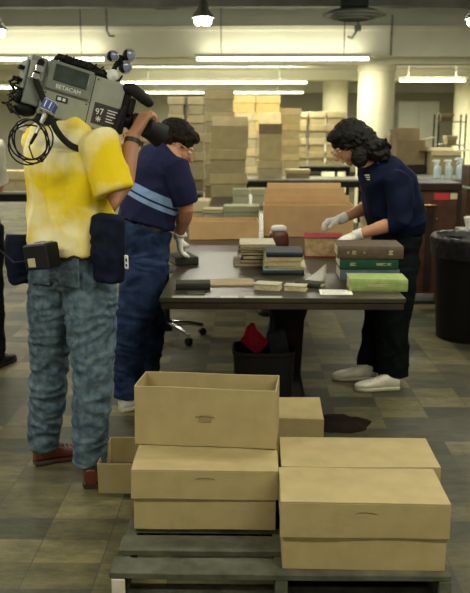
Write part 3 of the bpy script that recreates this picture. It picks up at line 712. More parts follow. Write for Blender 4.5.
# wooden ink blotter standing behind the piles
p = on(277, 244, .75)
t = empty('ink_blotter', (p.x, 5.1, .75), (0,0,R(8))); tag(t, 'small brown leather block with a pale top behind the booklet piles', 'block')
b = bmesh.new(); rings(b, [(V((0,0,z_)), V((1,0,0)), V((0,1,0)), r, r*.7, .5) for r, z_ in ((.062,0),(.062,.07),(.058,.10),(.052,.125))], 20); link('block_body', b, M['shoe_br'], t, True)
b = bmesh.new(); rings(b, [(V((0,0,z_)), V((1,0,0)), V((0,1,0)), r, r*.7, .5) for r, z_ in ((.0515,.125),(.044,.15),(.030,.158))], 20); link('block_cap', b, M['white'], t, True)['label'] = 'pale cap'
# flat things along the near edge
p = on(193, 290, .75); book((p.x-.0, 3.82, .75), .165, .10, .03, 'dkbook', 'small dark grey book near the front left corner of the table', rz=R(4))
p = on(197, 292, .75); book((p.x+.0, 3.70, .75), .085, .05, .008, 'dkbook', 'thin dark notebook lying just in front of the small dark grey book', rz=R(12), soft=True, name='notebook')
p = on(229, 280, .75); b = bmesh.new(); bx(b, -.13, .13, -.09, .09, 0, .004, .001); bx(b, -.125, .12, -.085, .085, .0042, .008, .001)
o = link('paper_folder', b, M['tan'], loc=(p.x, 3.99, .75), rot=(0,0,R(6))); tag(o, 'flat tan paper folder near the front of the table', 'folder')
p = on(266, 290, .75); book((p.x, 3.80, .75), .125, .09, .03, 'cream', 'small cream book near the table front, left of its twin', rz=R(-14), soft=True)
p = on(295, 291, .75); book((p.x-.004, 3.785, .75), .105, .075, .026, 'cream', 'small cream book beside the dark slanting book at the table front', rz=R(-13), soft=True)
p = on(304, 285, .75); book((p.x+.01, 3.89, .75), .13, .07, .022, 'dkbook', 'narrow dark grey book slanting beside the cream books', rz=R(-32))
p = on(334, 289, .75)
b = bmesh.new(); bx(b, -.075, .075, -.05, .065, 0, .0015)
t = link('printed_sheet', b, M['paper'], loc=(p.x, 3.76, .75), rot=(0,0,R(-2))); tag(t, 'flat white printed sheet in front of the light green volume', 'paper')
b = bmesh.new()
for k in range(7): bx(b, -.065, .05+.012*math.sin(k*2), -.04+k*.014, -.037+k*.014, .0015, .0019)
link('printed_lines', b, M['metalgrey'], t)['label'] = 'faint grey lines of print'
# curled paper standing up
p = on(312, 280, .75); b = bmesh.new(); N = 10
gv = []
for i in range(N+1):
    row = []
    for j in range(N+1):
        u_, v_ = i/N, j/N
        x_ = -.065+.12*u_+.01*v_; y_ = .03*v_+.02*math.sin(3*u_); z_ = .011+v_*(.004+.088*u_**1.5)
        row.append(b.verts.new((x_, y_-.03*u_, z_-.01*(1-u_))))
    gv.append(row)
for i in range(N):
    for j in range(N): b.faces.new((gv[i][j], gv[i+1][j], gv[i+1][j+1], gv[i][j+1]))
bmesh.ops.solidify(b, geom=b.faces[:], thickness=.0008)
o = link('curled_paper', b, M['paper'], smooth=True, loc=(p.x, 4.0, .75)); tag(o, 'white sheet curling upright between the booklet pile and the thick volumes', 'paper')

# ------------------------------------------------------------------ people
def torso(bm, st, infl=0., n=24):
    """st: list of (centre, lateral, forward-ish, half width, half depth)"""
    rs = []
    for i, (c, u, f, a, bb) in enumerate(st):
        c = V(c); s = (V(st[min(i+1, len(st)-1)][0])-V(st[max(i-1, 0)][0])).normalized()
        u = V(u).normalized(); u = (u-s*u.dot(s)).normalized(); v = s.cross(u)
        rs.append((c, u, v, a+infl, bb+infl, .85))
    rings(bm, rs, n)
def head(bm, c, f, up, s=1.):
    """face looks along f"""
    f = f.normalized(); l = up.cross(f).normalized(); up = f.cross(l).normalized(); B = basis(f, l, up)
    P = lambda x, y, z: c+f*x*s+l*y*s+up*z*s
    blob(bm, P(-.012,0,.025), (.098*s,.077*s,.092*s), B, 3)       # skull
    blob(bm, P(.025,0,-.03), (.066*s,.060*s,.075*s), B, 3)        # face
    blob(bm, P(.055,0,-.088), (.026*s,.030*s,.022*s), B)          # chin
    tube(bm, [P(.088,0,.012), P(.112,0,-.028)], [.009*s,.0145*s], 8)  # nose
    blob(bm, P(.088,0,-.060), (.014*s,.024*s,.009*s), B)          # lips
    blob(bm, P(.078,.028,.022), (.014*s,.026*s,.008*s), B); blob(bm, P(.078,-.028,.022), (.014*s,.026*s,.008*s), B)
    for sd in (-1, 1): blob(bm, P(-.005,sd*.078,-.008), (.018*s,.009*s,.030*s), B)
    return P, B, f, l, up
def eyes(P, B, parent, O, s=1.):
    for sd in (-1, 1):
        b = bmesh.new(); blob(b, P(.074,sd*.030,.004)-O, (.014*s,.014*s,.011*s), B); link('eye', b, M['white'], parent, True)
        b = bmesh.new(); blob(b, P(.0845,sd*.030,.004)-O, (.005*s,.006*s,.006*s), B); link('pupil', b, M['black'], parent.children[-1] if False else bpy.data.objects[parent.name].children[-1], True) if False else b.free()
def glasses(P, l, f, up, parent, O, s=1., mt='brass'):
    b = bmesh.new()
    for sd in (-1, 1):
        c = P(.108, sd*.034, .002); ring = []
        for k in range(17):
            a = 2*math.pi*k/16; ring.append(c+l*.026*math.cos(a)*s+up*.021*math.sin(a)*s-O)
        tube(b, ring, .0016, 6); tube(b, [P(.106, sd*.060, .008)-O, P(.05, sd*.083, .008)-O, P(-.01, sd*.086, .004)-O], .0022, 6)
    tube(b, [P(.110,-.010,.005)-O, P(.110,.010,.005)-O], .0022, 6)
    g = link('glasses', b, M[mt], parent, True); g['label'] = 'thin metal-framed glasses'
def hand(bm, w, d, nrm, thumb, curl=(25,35,25), s=1., ex=0., spread=4):
    """w wrist, d finger direction, nrm palm-facing direction, thumb = side vector"""
    d = d.normalized(); nrm = (nrm-d*nrm.dot(d)).normalized(); l = d.cross(nrm).normalized()
    if l.dot(thumb) < 0: l = -l
    rings(bm, [(w+d*x*s, l, nrm, (a+ex)*s, (t_+ex)*s, .8) for x, a, t_ in ((-.03,.024,.019),(0,.027,.019),(.03,.036,.016),(.065,.041,.014),(.088,.040,.012),(.096,.034,.009))], 16)
    for i, L in enumerate((.070,.078,.073,.058)):
        off = (.030-.020*i)
        p = w+d*(.086-.004*abs(i-1.3))*s+l*off*s; ang = 0.; dirb = (d+l*math.tan(R(spread*(1.5-i)))).normalized()
        pts = [p-dirb*.02*s]; pts.append(p)
        for k, fr in enumerate((.45,.30,.25)):
            ang += R(curl[k]*(1+.08*i)); q = dirb*math.cos(ang)+nrm*math.sin(ang); p = p+q*L*fr*s; pts.append(p)
        tube(bm, pts, [(r+ex)*s for r in (.0095,.0095,.009,.0082,.0072)], 10)
    # thumb leaves the side of the palm near its base
    p = w+d*.022*s+l*.024*s; q = (d*.62+l*.62+nrm*.35).normalized()
    pts = [p, p+q*.032*s]; q2 = (d*.88+l*.15+nrm*.45).normalized(); pts.append(pts[-1]+q2*.030*s); pts.append(pts[-1]+(q2+nrm*.3).normalized()*.024*s)
    tube(bm, pts, [(r+ex)*s for r in (.014,.0125,.0105,.0088)], 10)
def shoe(name, heel, d, parent, O, L=.285, mu='shoe_br', ms='sole_br', laces=None):
    """heel: floor point under the heel, d: toe direction"""
    d = V((d[0], d[1], 0)).normalized(); l = V((-d.y, d.x, 0)); z = V((0,0,1)); h = V((heel[0], heel[1], 0))-O
    b = bmesh.new()
    prof = ((-.004,.028,.068),(.02,.036,.088),(.06,.037,.092),(.10,.036,.074),(.14,.041,.056),(.19,.048,.042),(.235,.044,.034),(.268,.031,.026),(.283,.014,.018))
    rings(b, [(h+d*(x*L/.285)+z*(.016+hh/2), l, z, w_, hh/2, .75) for x, w_, hh in prof], 20)
    up = skin(name, b, M[mu], parent, .004, 2)
    b = bmesh.new()
    rings(b, [(h+d*(x*L/.285)+z*.0115, l, z, w_+.004, .0115, .45) for x, w_, hh in prof], 20)
    link('sole', b, M[ms], up)
    b = bmesh.new()
    for k in range(4):
        c = h+d*((.115+.022*k)*L/.285)+z*(.0165+[.070,.062,.054,.048][k])
        tube(b, [c-l*.020-z*.006, c+z*.002, c+l*.020-z*.006], .003, 6)
    link('laces', b, M[laces or mu], up, True)
    return up
def legs(bm, hips, knees, ankles, infl=0., cuff=True, foot=None, prof=(.092,.088,.060,.058,.040), flat=False):
    for h, k, a in zip(hips, knees, ankles):
        h, k, a = V(h), V(k), V(a)
        tube(bm, [h, h.lerp(k,.35), h.lerp(k,.75), k, k.lerp(a,.30), k.lerp(a,.7), a], [prof[0]+infl, prof[1]+infl, (prof[1]+prof[2])/2+infl, prof[2]+infl, prof[3]+infl, (prof[3]+prof[4])/2+infl, prof[4]+infl], 18, not flat)

# ---- the cameraman, seen from behind
def cameraman():
    O = V((-.79, 3.42, 0)); root = empty('person', O)
    tag(root, 'person in yellow tie-dyed T-shirt and stonewashed jeans shouldering a video camera, seen from behind', 'person')
    f = V((math.cos(R(58)), math.sin(R(58)), 0)); r = V((f.y, -f.x, 0)); z = V((0,0,1))
    fp = V((math.cos(R(66)), math.sin(R(66)), 0)); rp = V((fp.y, -fp.x, 0))
    pel = at(72, 262, 3.42); 
    hl, hr = pel-rp*.085-z*.05, pel+rp*.085-z*.05
    kl, kr = at(50, 362, 3.50), at(93, 370, 3.32)
    al, ar = at(44, 452, 3.53), at(90, 478, 3.31); al.z = .10; ar.z = .10
    chest = at(70, 165, 3.43); neckb = at(76, 128, 3.45)
    st = [(pel-z*.10, rp, fp, .115, .09), (pel-z*.04, rp, fp, .155, .115), (pel+z*.03, rp, fp, .16, .118), (pel+z*.13, rp, fp, .150, .108), (pel.lerp(chest,.55), r, f, .155, .11),
          (chest-z*.02, r, f, .175, .125), (chest+z*.06, r, f, .182, .12), (chest+z*.115, r, f, .165, .10), (neckb+z*.0, r, f, .10, .075), (neckb+z*.04, r, f, .058, .055)]
    sr = at(100, 147, 3.30); sl = at(42, 143, 3.60)
    er = at(119, 203, 3.25); wr_ = at(134, 135, 3.36)
    el = sl+V((.0,.20,-.20)); wl = el+V((.22,.05,.16))
    hc = V((-.695, 3.60, 1.585)); hf = V((.85,.42,-.12))
    # body: one continuous surface
    b = bmesh.new(); torso(b, st); legs(b, (hl,hr), (kl,kr), (al,ar))
    tube(b, [neckb-z*.03, neckb.lerp(hc,.5), hc-z*.03], [.06,.056,.055], 16)
    P, B, hf_, l_, up_ = head(b, hc, hf, z)
    for s_, e_, w_ in ((sr, er, wr_), (sl, el, wl)):
        tube(b, [s_, s_.lerp(e_,.5), e_, e_.lerp(w_,.3), e_.lerp(w_,.75), w_], [.062,.052,.041,.043,.033,.028], 16)
    hand(b, wr_, V((.16,.10,.30)), V((.75,.62,-.30)), V((-.3,.9,0)), (28,50,40), 1.04)
    hand(b, wl, V((.8,.1,.25)), V((.1,-.2,1)), V((0,-1,0)), (20,30,20))
    for a_, d_ in ((al, V((.92,.38,0))), (ar, V((.15,1,0)))): tube(b, [a_-V((0,0,.02)), V((a_.x,a_.y,.044))+d_*.04, V((a_.x,a_.y,.036))+d_*.13], [.031,.024,.018], 12)
    skin('body', b, M['skin2'], root, .0055, 3, origin=O)
    b = bmesh.new(); blob(b, P(-.022,0,.04)-O, (.104,.086,.094), B, 3); blob(b, P(-.06,0,-.02)-O, (.06,.075,.07), B, 3); skin('hair', b, M['hair'], root, .006, 1, .004, 30)
    # jeans
    b = bmesh.new(); torso(b, st[:3]+[(pel+z*.075, rp, fp, .155, .112)], .014)
    legs(b, (hl,hr), (kl,kr), (al-z*.025, ar-z*.02), .016, prof=(.096,.092,.064,.064,.050), flat=True)
    j = skin('jeans', b, M['wash'], root, .007, 3, .009, 9, 2.2, origin=O, seed=3, fine=.002)
    # pockets and side seam
    for sd in (-1, 1):
        c = pel-O-fp*.132+rp*sd*.075-z*.02
        b = bmesh.new(); box(b, c+fp*.004, (.105,.006,.12), .003, basis(rp, fp, z)); link('back_pocket', b, M['wash'], j)
    # T-shirt
    b = bmesh.new()
    st2 = [(pel+z*.045, rp, fp, .178, .138), (pel+z*.09, rp, fp, .178, .135), (pel+z*.16, rp, fp, .182, .130), (pel.lerp(chest,.60), r, f, .185, .132), (chest-z*.02, r, f, .200, .142), (chest+z*.06, r, f, .200, .135), (chest+z*.12, r, f, .178, .112), (neckb+z*.01, r, f, .11, .085)]
    torso(b, st2, .004)
    for s_, e_ in ((sr, er), (sl, el)):
        q = s_.lerp(e_, .80); tube(b, [s_.lerp(chest,.35)+z*.01, s_+z*.005, s_.lerp(e_,.4), q], [.080,.080,.074,.078], 18, False)
    skin('t_shirt', b, M['tie'], root, .007, 3, .011, 6, .9, origin=O, seed=11)
    # belt, battery pack, pouches
    b = bmesh.new(); torso(b, [(pel+z*.030, rp, fp, .187, .147), (pel+z*.080, rp, fp, .186, .145)]); bl_ = skin('belt', b, M['leather'], root, .006, 1, origin=O)
    bp = at(42, 256, 3.20); Bm = basis(V((.92,-.39,0)), V((.39,.92,0)), z) @ Matrix.Rotation(R(-8),3,'Y')
    b = bmesh.new(); box(b, bp-O, (.115,.085,.10), .006, Bm); pk = link('battery_pack', b, M['blackmat'], root)
    b = bmesh.new(); box(b, bp-O+Bm@V((0,-.0,.052)), (.085,.06,.006), .001, Bm); link('pack_label', b, M['tape'], pk)['label'] = 'pale label on top'
    b = bmesh.new(); box(b, bp-O+Bm@V((-.02,-.044,-.02)), (.035,.003,.035), .001, Bm); link('connector_plate', b, M['cream'], pk); b = bmesh.new(); box(b, bp-O+Bm@V((-.0,-.0,.0562)), (.03,.04,.002), .0005, Bm); link('label_patch', b, M['blue'], pk)
    b = bmesh.new(); tube(b, [bp-O+V((-.05,0,-.02)), bp-O+V((-.12,.02,-.03)), bp-O+V((-.19,.06,.02)), bp-O+V((-.22,.12,.08))], .004, 6); link('cable', b, M['black'], pk, True)
    pp = at(108, 250, 3.245); b = bmesh.new()
    u_ = V((.75,-.66,0)); v_ = V((.66,.75,0))
    rings(b, [(pp-O+z*dz, u_, v_, a_, t_, .6) for dz, a_, t_ in ((-.13,.05,.03),(-.12,.068,.038),(-.03,.078,.045),(.08,.080,.042),(.13,.082,.036),(.14,.07,.03))], 20)
    pc = skin('right_pouch', b, M['pouch'], root, .006, 1, .005, 9)
    b = bmesh.new(); box(b, at(126.5, 262, 3.17)-O, (.022,.006,.055), .003, basis(u_, v_, z)); tg = link('clip_tag', b, M['white'], pc); tg['label'] = 'white plastic clip'
    b = bmesh.new(); box(b, at(126.5, 262, 3.17)-O+V((0,-.004,.008)), (.010,.003,.014), .001, basis(u_, v_, z)); box(b, at(126.5, 262, 3.17)-O+V((0,-.004,-.012)), (.010,.003,.010), .001, basis(u_, v_, z)); link('tag_mark', b, M['black'], pc)
    pp = at(20, 258, 3.46); b = bmesh.new()
    rings(b, [(pp-O+z*dz, V((.95,.3,0)), V((-.3,.95,0)), a_, t_, .6) for dz, a_, t_ in ((-.11,.04,.03),(-.10,.055,.04),(0,.062,.05),(.08,.058,.045),(.10,.05,.035))], 20)
    skin('left_pouch', b, M['pouch'], root, .006, 1, .005, 9)
    # wrist watch
    q = wr_.lerp(er,.10)-O; dv = (er-wr_).normalized(); b = bmesh.new(); tube(b, [q-dv*.009, q+dv*.009], .034, 20, False); link('wrist_watch', b, M['leather'], root)
    h1 = on(33, 468, 0); shoe('shoe', (h1.x, h1.y+.04), (.88,.47), root, O, .27)
    h2 = on(91, 490, 0); shoe('shoe', (h2.x, h2.y+.01), (-.10,1), root, O, .27)
    return sr
SR = cameraman()

# ---- the video camera on his shoulder
def video_camera():
    O = at(75, 105, 3.40); F = V((math.cos(R(27))*math.cos(R(15.5)), math.sin(R(27))*math.cos(R(15.5)), -math.sin(R(15.5))))
    L = V((-math.sin(R(27)), math.cos(R(27)), 0)); U = F.cross(L)
    root = empty('video_camera', O); root.rotation_euler = basis(F, L, U).to_euler(); SC = .88; root.scale = (SC, SC, SC)
    tag(root, 'grey professional video camera with microphone and coiled cable on the cameraman\'s shoulder', 'video camera')
    y0, y1 = -.055, .065
    b = bmesh.new(); bx(b, -.17, .20, y0, y1, -.085, .15, .006, 2); body = link('camera_body', b, M['grey'], root)
    b = bmesh.new(); bx(b, .048, .052, y0-.0008, y1+.0008, -.085, .1505); bx(b, -.17, .05, y0-.0008, y0, .022, .025); link('seam', b, M['labelblk'], body)
    b = bmesh.new(); bx(b, -.165, .04, y0-.012, y0, .030, .158, .005, 2); pn = link('side_panel', b, M['greydk'], root)
    b = bmesh.new(); bx(b, -.14, .018, y0-.015, y0-.012, .072, .145, .003); link('panel_window', b, M['glass'], pn)['label'] = 'dark glossy window'
    sideM = basis(V((1,0,0)), V((0,0,1)), V((0,-1,0)))
    text('lettering', 'BETACAM', .026, M['white'], pn, V((-.062, y0-.0127, .050)), sideM)
    b = bmesh.new(); bx(b, -.105, -.05, y0-.003, y0, -.012, .014, .002); sw = link('switch_window', b, M['labelblk'], root)
    b = bmesh.new(); bx(b, -.098, -.082, y0-.006, y0-.003, -.006, .008, .001); bx(b, -.075, -.062, y0-.006, y0-.003, -.006, .008, .001); link('switch', b, M['white'], sw)
    for (x_, z_) in ((-.155,-.07),(.035,-.07),(-.155,.012),(.035,.012),(.065,.135),(.185,.135)):
        b = bmesh.new(); cyl(b, (x_, y0-.002, z_), (x_, y0, z_), .004, n=8); link('screw', b, M['labelblk'], root)
    b = bmesh.new(); bx(b, .072, .196, y0-.002, y0, -.062, .035, .001); lb = link('label_plate', b, M['labelblk'], root)
    text('lettering', '97', .040, M['white'], lb, V((.102, y0-.003, -.004)), sideM @ Matrix.Rotation(R(10),3,'Z'))
    b = bmesh.new()
    for k in range(8):
        a = math.pi*k/4; q = V((.103, y0-.003, -.036)); e = V((math.cos(a), 0, math.sin(a))); tube(b, [q+e*.003, q+e*.012], .0016, 5)
    for zz, wd in ((.012,.05),(.0,.04),(-.014,.045),(-.028,.03),(-.04,.05)): bx(b, .138, .138+wd, y0-.0032, y0-.002, zz, zz+.004)
    link('logo_mark', b, M['white'], lb)
    # rear recorder and battery block
    b = bmesh.new(); bx(b, -.245, -.171, y0+.002, y1-.002, -.06, .155, .008, 2); bx(b, -.262, -.246, y0+.01, y1-.01, .0, .13, .005); rb = link('battery_block', b, M['greydk'], root)
    b = bmesh.new(); bx(b, -.245, -.18, y0-.006, y0+.0015, .05, .13, .003); link('battery_door', b, M['grey'], rb)
    for i in range(5):
        b = bmesh.new(); cyl(b, (-.262, y0+.02+.02*(i % 3), .09-.055*(i//3)), (-.285, y0+.02+.02*(i % 3), .09-.055*(i//3)), .008, n=10); link('connector', b, M['black'], rb)
    b = bmesh.new(); 
    random.seed(3)
    for i in range(9):
        p = V((-.268, random.uniform(y0,y1), random.uniform(-.09,.06))); q = p+V((random.uniform(-.03,.03), random.uniform(-.03,.01), random.uniform(-.10,.0)))
        tube(b, [p, p.lerp(q,.5)+V((-.03,0,.0)), q], random.uniform(.004,.007), 7)
    blob(b, (-.215, 0, -.08), (.05,.04,.035)); blob(b, (-.255, .0, -.03), (.016,.035,.04)); link('rear_cables', b, M['black'], root, True)['label'] = 'tangle of black cables and plugs'
    b = bmesh.new(); bx(b, -.16, .16, y0+.02, y1-.02, -.125, -.0855, .015, 3); link('shoulder_pad', b, M['blackmat'], root)
    # carrying handle with wrapped cable
    b = bmesh.new(); tube(b, [(-.14,.0,.15), (-.12,.0,.185), (.02,.0,.190), (.09,.0,.175), (.12,.0,.15)], [.014,.016,.016,.014,.014], 10); hd = link('carry_handle', b, M['black'], root, True)
    b = bmesh.new()
    for i in range(6):
        x_ = -.10+.035*i; tube(b, [(x_+.012*math.cos(a_), .026*math.sin(a_)*1.1, .183+.019*math.cos(a_+.4)) for a_ in [2*math.pi*k/12 for k in range(13)]], .0045, 6)
    blob(b, (-.02,.0,.178), (.10,.026,.022)); blob(b, (.06,-.005,.168), (.05,.03,.022))
    tube(b, [(.09,-.01,.19), (.14,-.02,.155), (.17,-.02,.165), (.185,0,.19)], .005, 6); link('wrapped_cable', b, M['black'], hd, True)
    # lamp pair on top
    b = bmesh.new(); cyl(b, (.135,-.03,.178), (.135,.04,.178), .027, n=18); bx(b, .12,.15,-.02,.02,.15,.16,.002); mh = link('lamp_mount', b, M['white'], root, True)
    b = bmesh.new(); tube(b, [(.135,0,.19), (.145,0,.23), (.16,0,.26)], .012, 8); box(b, (.155,0,.262), (.07,.03,.035), .006); link('mount_arm', b, M['black'], mh, True)
    for (x_, z_, r_) in ((.115,.262,.026), (.190,.290,.030), (.185,.232,.030)):
        c_ = V((x_, -.02, z_)); dd = V((.25,-.95,.1)).normalized()
        b = bmesh.new(); tube(b, [c_+V((0,.04,0)), c_+V((0,.025,0)), c_, c_+dd*.006], [r_*.45,r_*.9,r_,r_], 20, False); lp = link('accessory_lamp', b, M['black'], root, True)
        b = bmesh.new(); blob(b, c_+dd*.006, (r_*.86, .006, r_*.86)); link('lamp_glass', b, M['lampglass'], lp, True)
        b = bmesh.new(); tube(b, [c_+dd*.008+V((r_*.9*math.cos(a_), 0, r_*.9*math.sin(a_))) for a_ in [2*math.pi*k/20 for k in range(21)]], .0022, 6); link('rim', b, M['silver'], lp, True)
    # viewfinder and lens
    b = bmesh.new(); bx(b, .201, .235, y0+.004, y1-.004, -.075, .125, .005); bx(b, .235, .262, y0-.004, y1-.03, .02, .1, .006); link('front_plate', b, M['black'], root)
    b = bmesh.new(); tube(b, [(.205,-.05,.138), (.225,-.055,.142), (.295,-.06,.115), (.320,-.062,.104)], [.022,.027,.028,.024], 16); link('viewfinder', b, M['blackmat'], root, True)
    lz = .0
    b = bmesh.new(); tube(b, [(.236,0,lz), (.27,0,lz), (.272,0,lz), (.33,0,lz), (.332,0,lz), (.385,0,lz-.01), (.445,0,lz-.025)], [.034,.034,.040,.040,.048,.050,.060], 28, False); ln = link('lens_barrel', b, M['blackmat'], root, True)
    ln.modifiers.new('e', 'EDGE_SPLIT')
    b = bmesh.new(); blob(b, (.438,0,lz-.025), (.008,.050,.050)); link('front_glass', b, M['lens'], ln, True)
    b = bmesh.new(); bx(b, .262, .36, -.078, -.044, -.055, .04, .014, 3); link('zoom_grip', b, M['black'], root)
    # shoulder strap
    b = bmesh.new(); ys = y0-.02
    pts = [(-.205,ys,.13), (-.215,ys,.06), (-.18,ys-.01,.0), (-.135,ys-.03,-.07), (-.085,ys-.055,-.145), (-.02,ys-.08,-.190), (.055,ys-.08,-.190), (.12,ys-.06,-.15), (.165,ys-.03,-.09), (.19,ys-.01,-.03), (.205,ys,.04)]
    fine_ = []
    for i in range(len(pts)-1):
        for k in range(4):
            t_ = k/4; P0 = V(pts[max(i-1,0)]); P1 = V(pts[i]); P2 = V(pts[i+1]); P3 = V(pts[min(i+2,len(pts)-1)])
            fine_.append(.5*((2*P1)+(P2-P0)*t_+(2*P0-5*P1+4*P2-P3)*t_*t_+(3*P1-P0-3*P2+P3)*t_**3))
    fine_.append(V(pts[-1]))
    tube(b, fine_, .015, 10, True, .22, up=V((0,1,0))); st = link('shoulder_strap', b, M['black'], root, True)
    b = bmesh.new(); box(b, (-.206,ys-.004,.10), (.04,.006,.03), .002); box(b, (-.213,ys-.004,.065), (.036,.006,.026), .002); link('strap_buckle', b, M['chrome'], st)['label'] = 'shiny strap buckle'
    # stick microphone with channel flag (hangs on its own cable at the rear)
    bpy.context.view_layer.update()
    W = (Matrix.Translation(O) @ basis(F, L, U).to_4x4() @ Matrix.Scale(SC, 4)).inverted()
    w2 = lambda px, py, Y: W @ at(px, py, Y)
    m0, m1, m2, m3 = w2(49, 107, 3.20), w2(45, 115, 3.19), w2(36, 134, 3.17), w2(31, 143, 3.165)
    b = bmesh.new(); tube(b, [m1, m1.lerp(m2,.5), m2], [.0105,.009,.008], 14); mc = link('microphone', b, M['silver'], root, True); mc['label'] = 'silver stick microphone'
    b = bmesh.new(); tube(b, [m2, m3], [.0085,.007], 12); link('plug', b, M['black'], mc, True)
    ax = (m0-m2).normalized(); sx_ = W.to_3x3() @ V((1,0,0)); sx_ = (sx_-ax*sx_.dot(ax)).normalized(); sy_ = ax.cross(sx_)
    Bf = basis(sx_, ax, sx_.cross(ax)) 
    cF = m0+ax*.002
    b = bmesh.new(); box(b, cF, (.052,.050,.052), .004, Bf, 2); fl = link('channel_flag', b, M['white'], mc); fl['label'] = 'cube flag with white 11 on blue'
    # two visible faces carry the panel
    cam_l = W @ V((0,0,CAM_H)); vdir = (cam_l-cF).normalized()
    nf = sx_.cross(ax); nf = nf if nf.dot(vdir) > 0 else -nf
    b = bmesh.new(); box(b, cF+nf*.0265, (.052,.044,.0015), .0005, Bf); box(b, cF+sx_*.0265, (.0015,.040,.046), .0005, Bf); link('flag_panel', b, M['blue'], fl)
    xx = ax.cross(nf); text('lettering', '11', .046, M['white'], fl, cF+nf*.0278, basis(xx, ax, nf))
    # coiled cable
    b = bmesh.new(); N = 24*4; pts = []
    cc = at(30, 142, 3.165); 
    for i in range(N+1):
        a_ = 2*math.pi*i/24+2.2; kx = i/N; rr = .070+.008*math.sin(i*.37)+.006*kx
        pts.append(W @ (cc+V((rr*.98*math.cos(a_)+.006*math.sin(kx*9), .012*math.sin(a_*1.5)+kx*.02-.01, rr*1.05*math.sin(a_)+.006*math.cos(kx*7)))))
    tube(b, pts, .0036, 7); link('coiled_cable', b, M['blackmat'], mc, True)
    b = bmesh.new(); pts = [m3, m3+(m3-m2)*.4, W @ at(33,158,3.17), W @ at(42,162,3.17), W @ at(49,152,3.18)]; tube(b, pts, .0034, 7); link('loose_cable', b, M['blackmat'], mc, True); b = bmesh.new(); pts = [W @ at(20,118,3.2), W @ at(9,104,3.22), W @ at(9,94,3.24), W @ at(14,91,3.26), W @ at(22,94,3.3)]; tube(b, pts, .003, 7); link('loose_cable', b, M['blackmat'], mc, True)
    b = bmesh.new(); box(b, w2(22,128,3.24), (.03,.03,.045), .004, Bf); link('plug_box', b, M['white'], root)
video_camera()

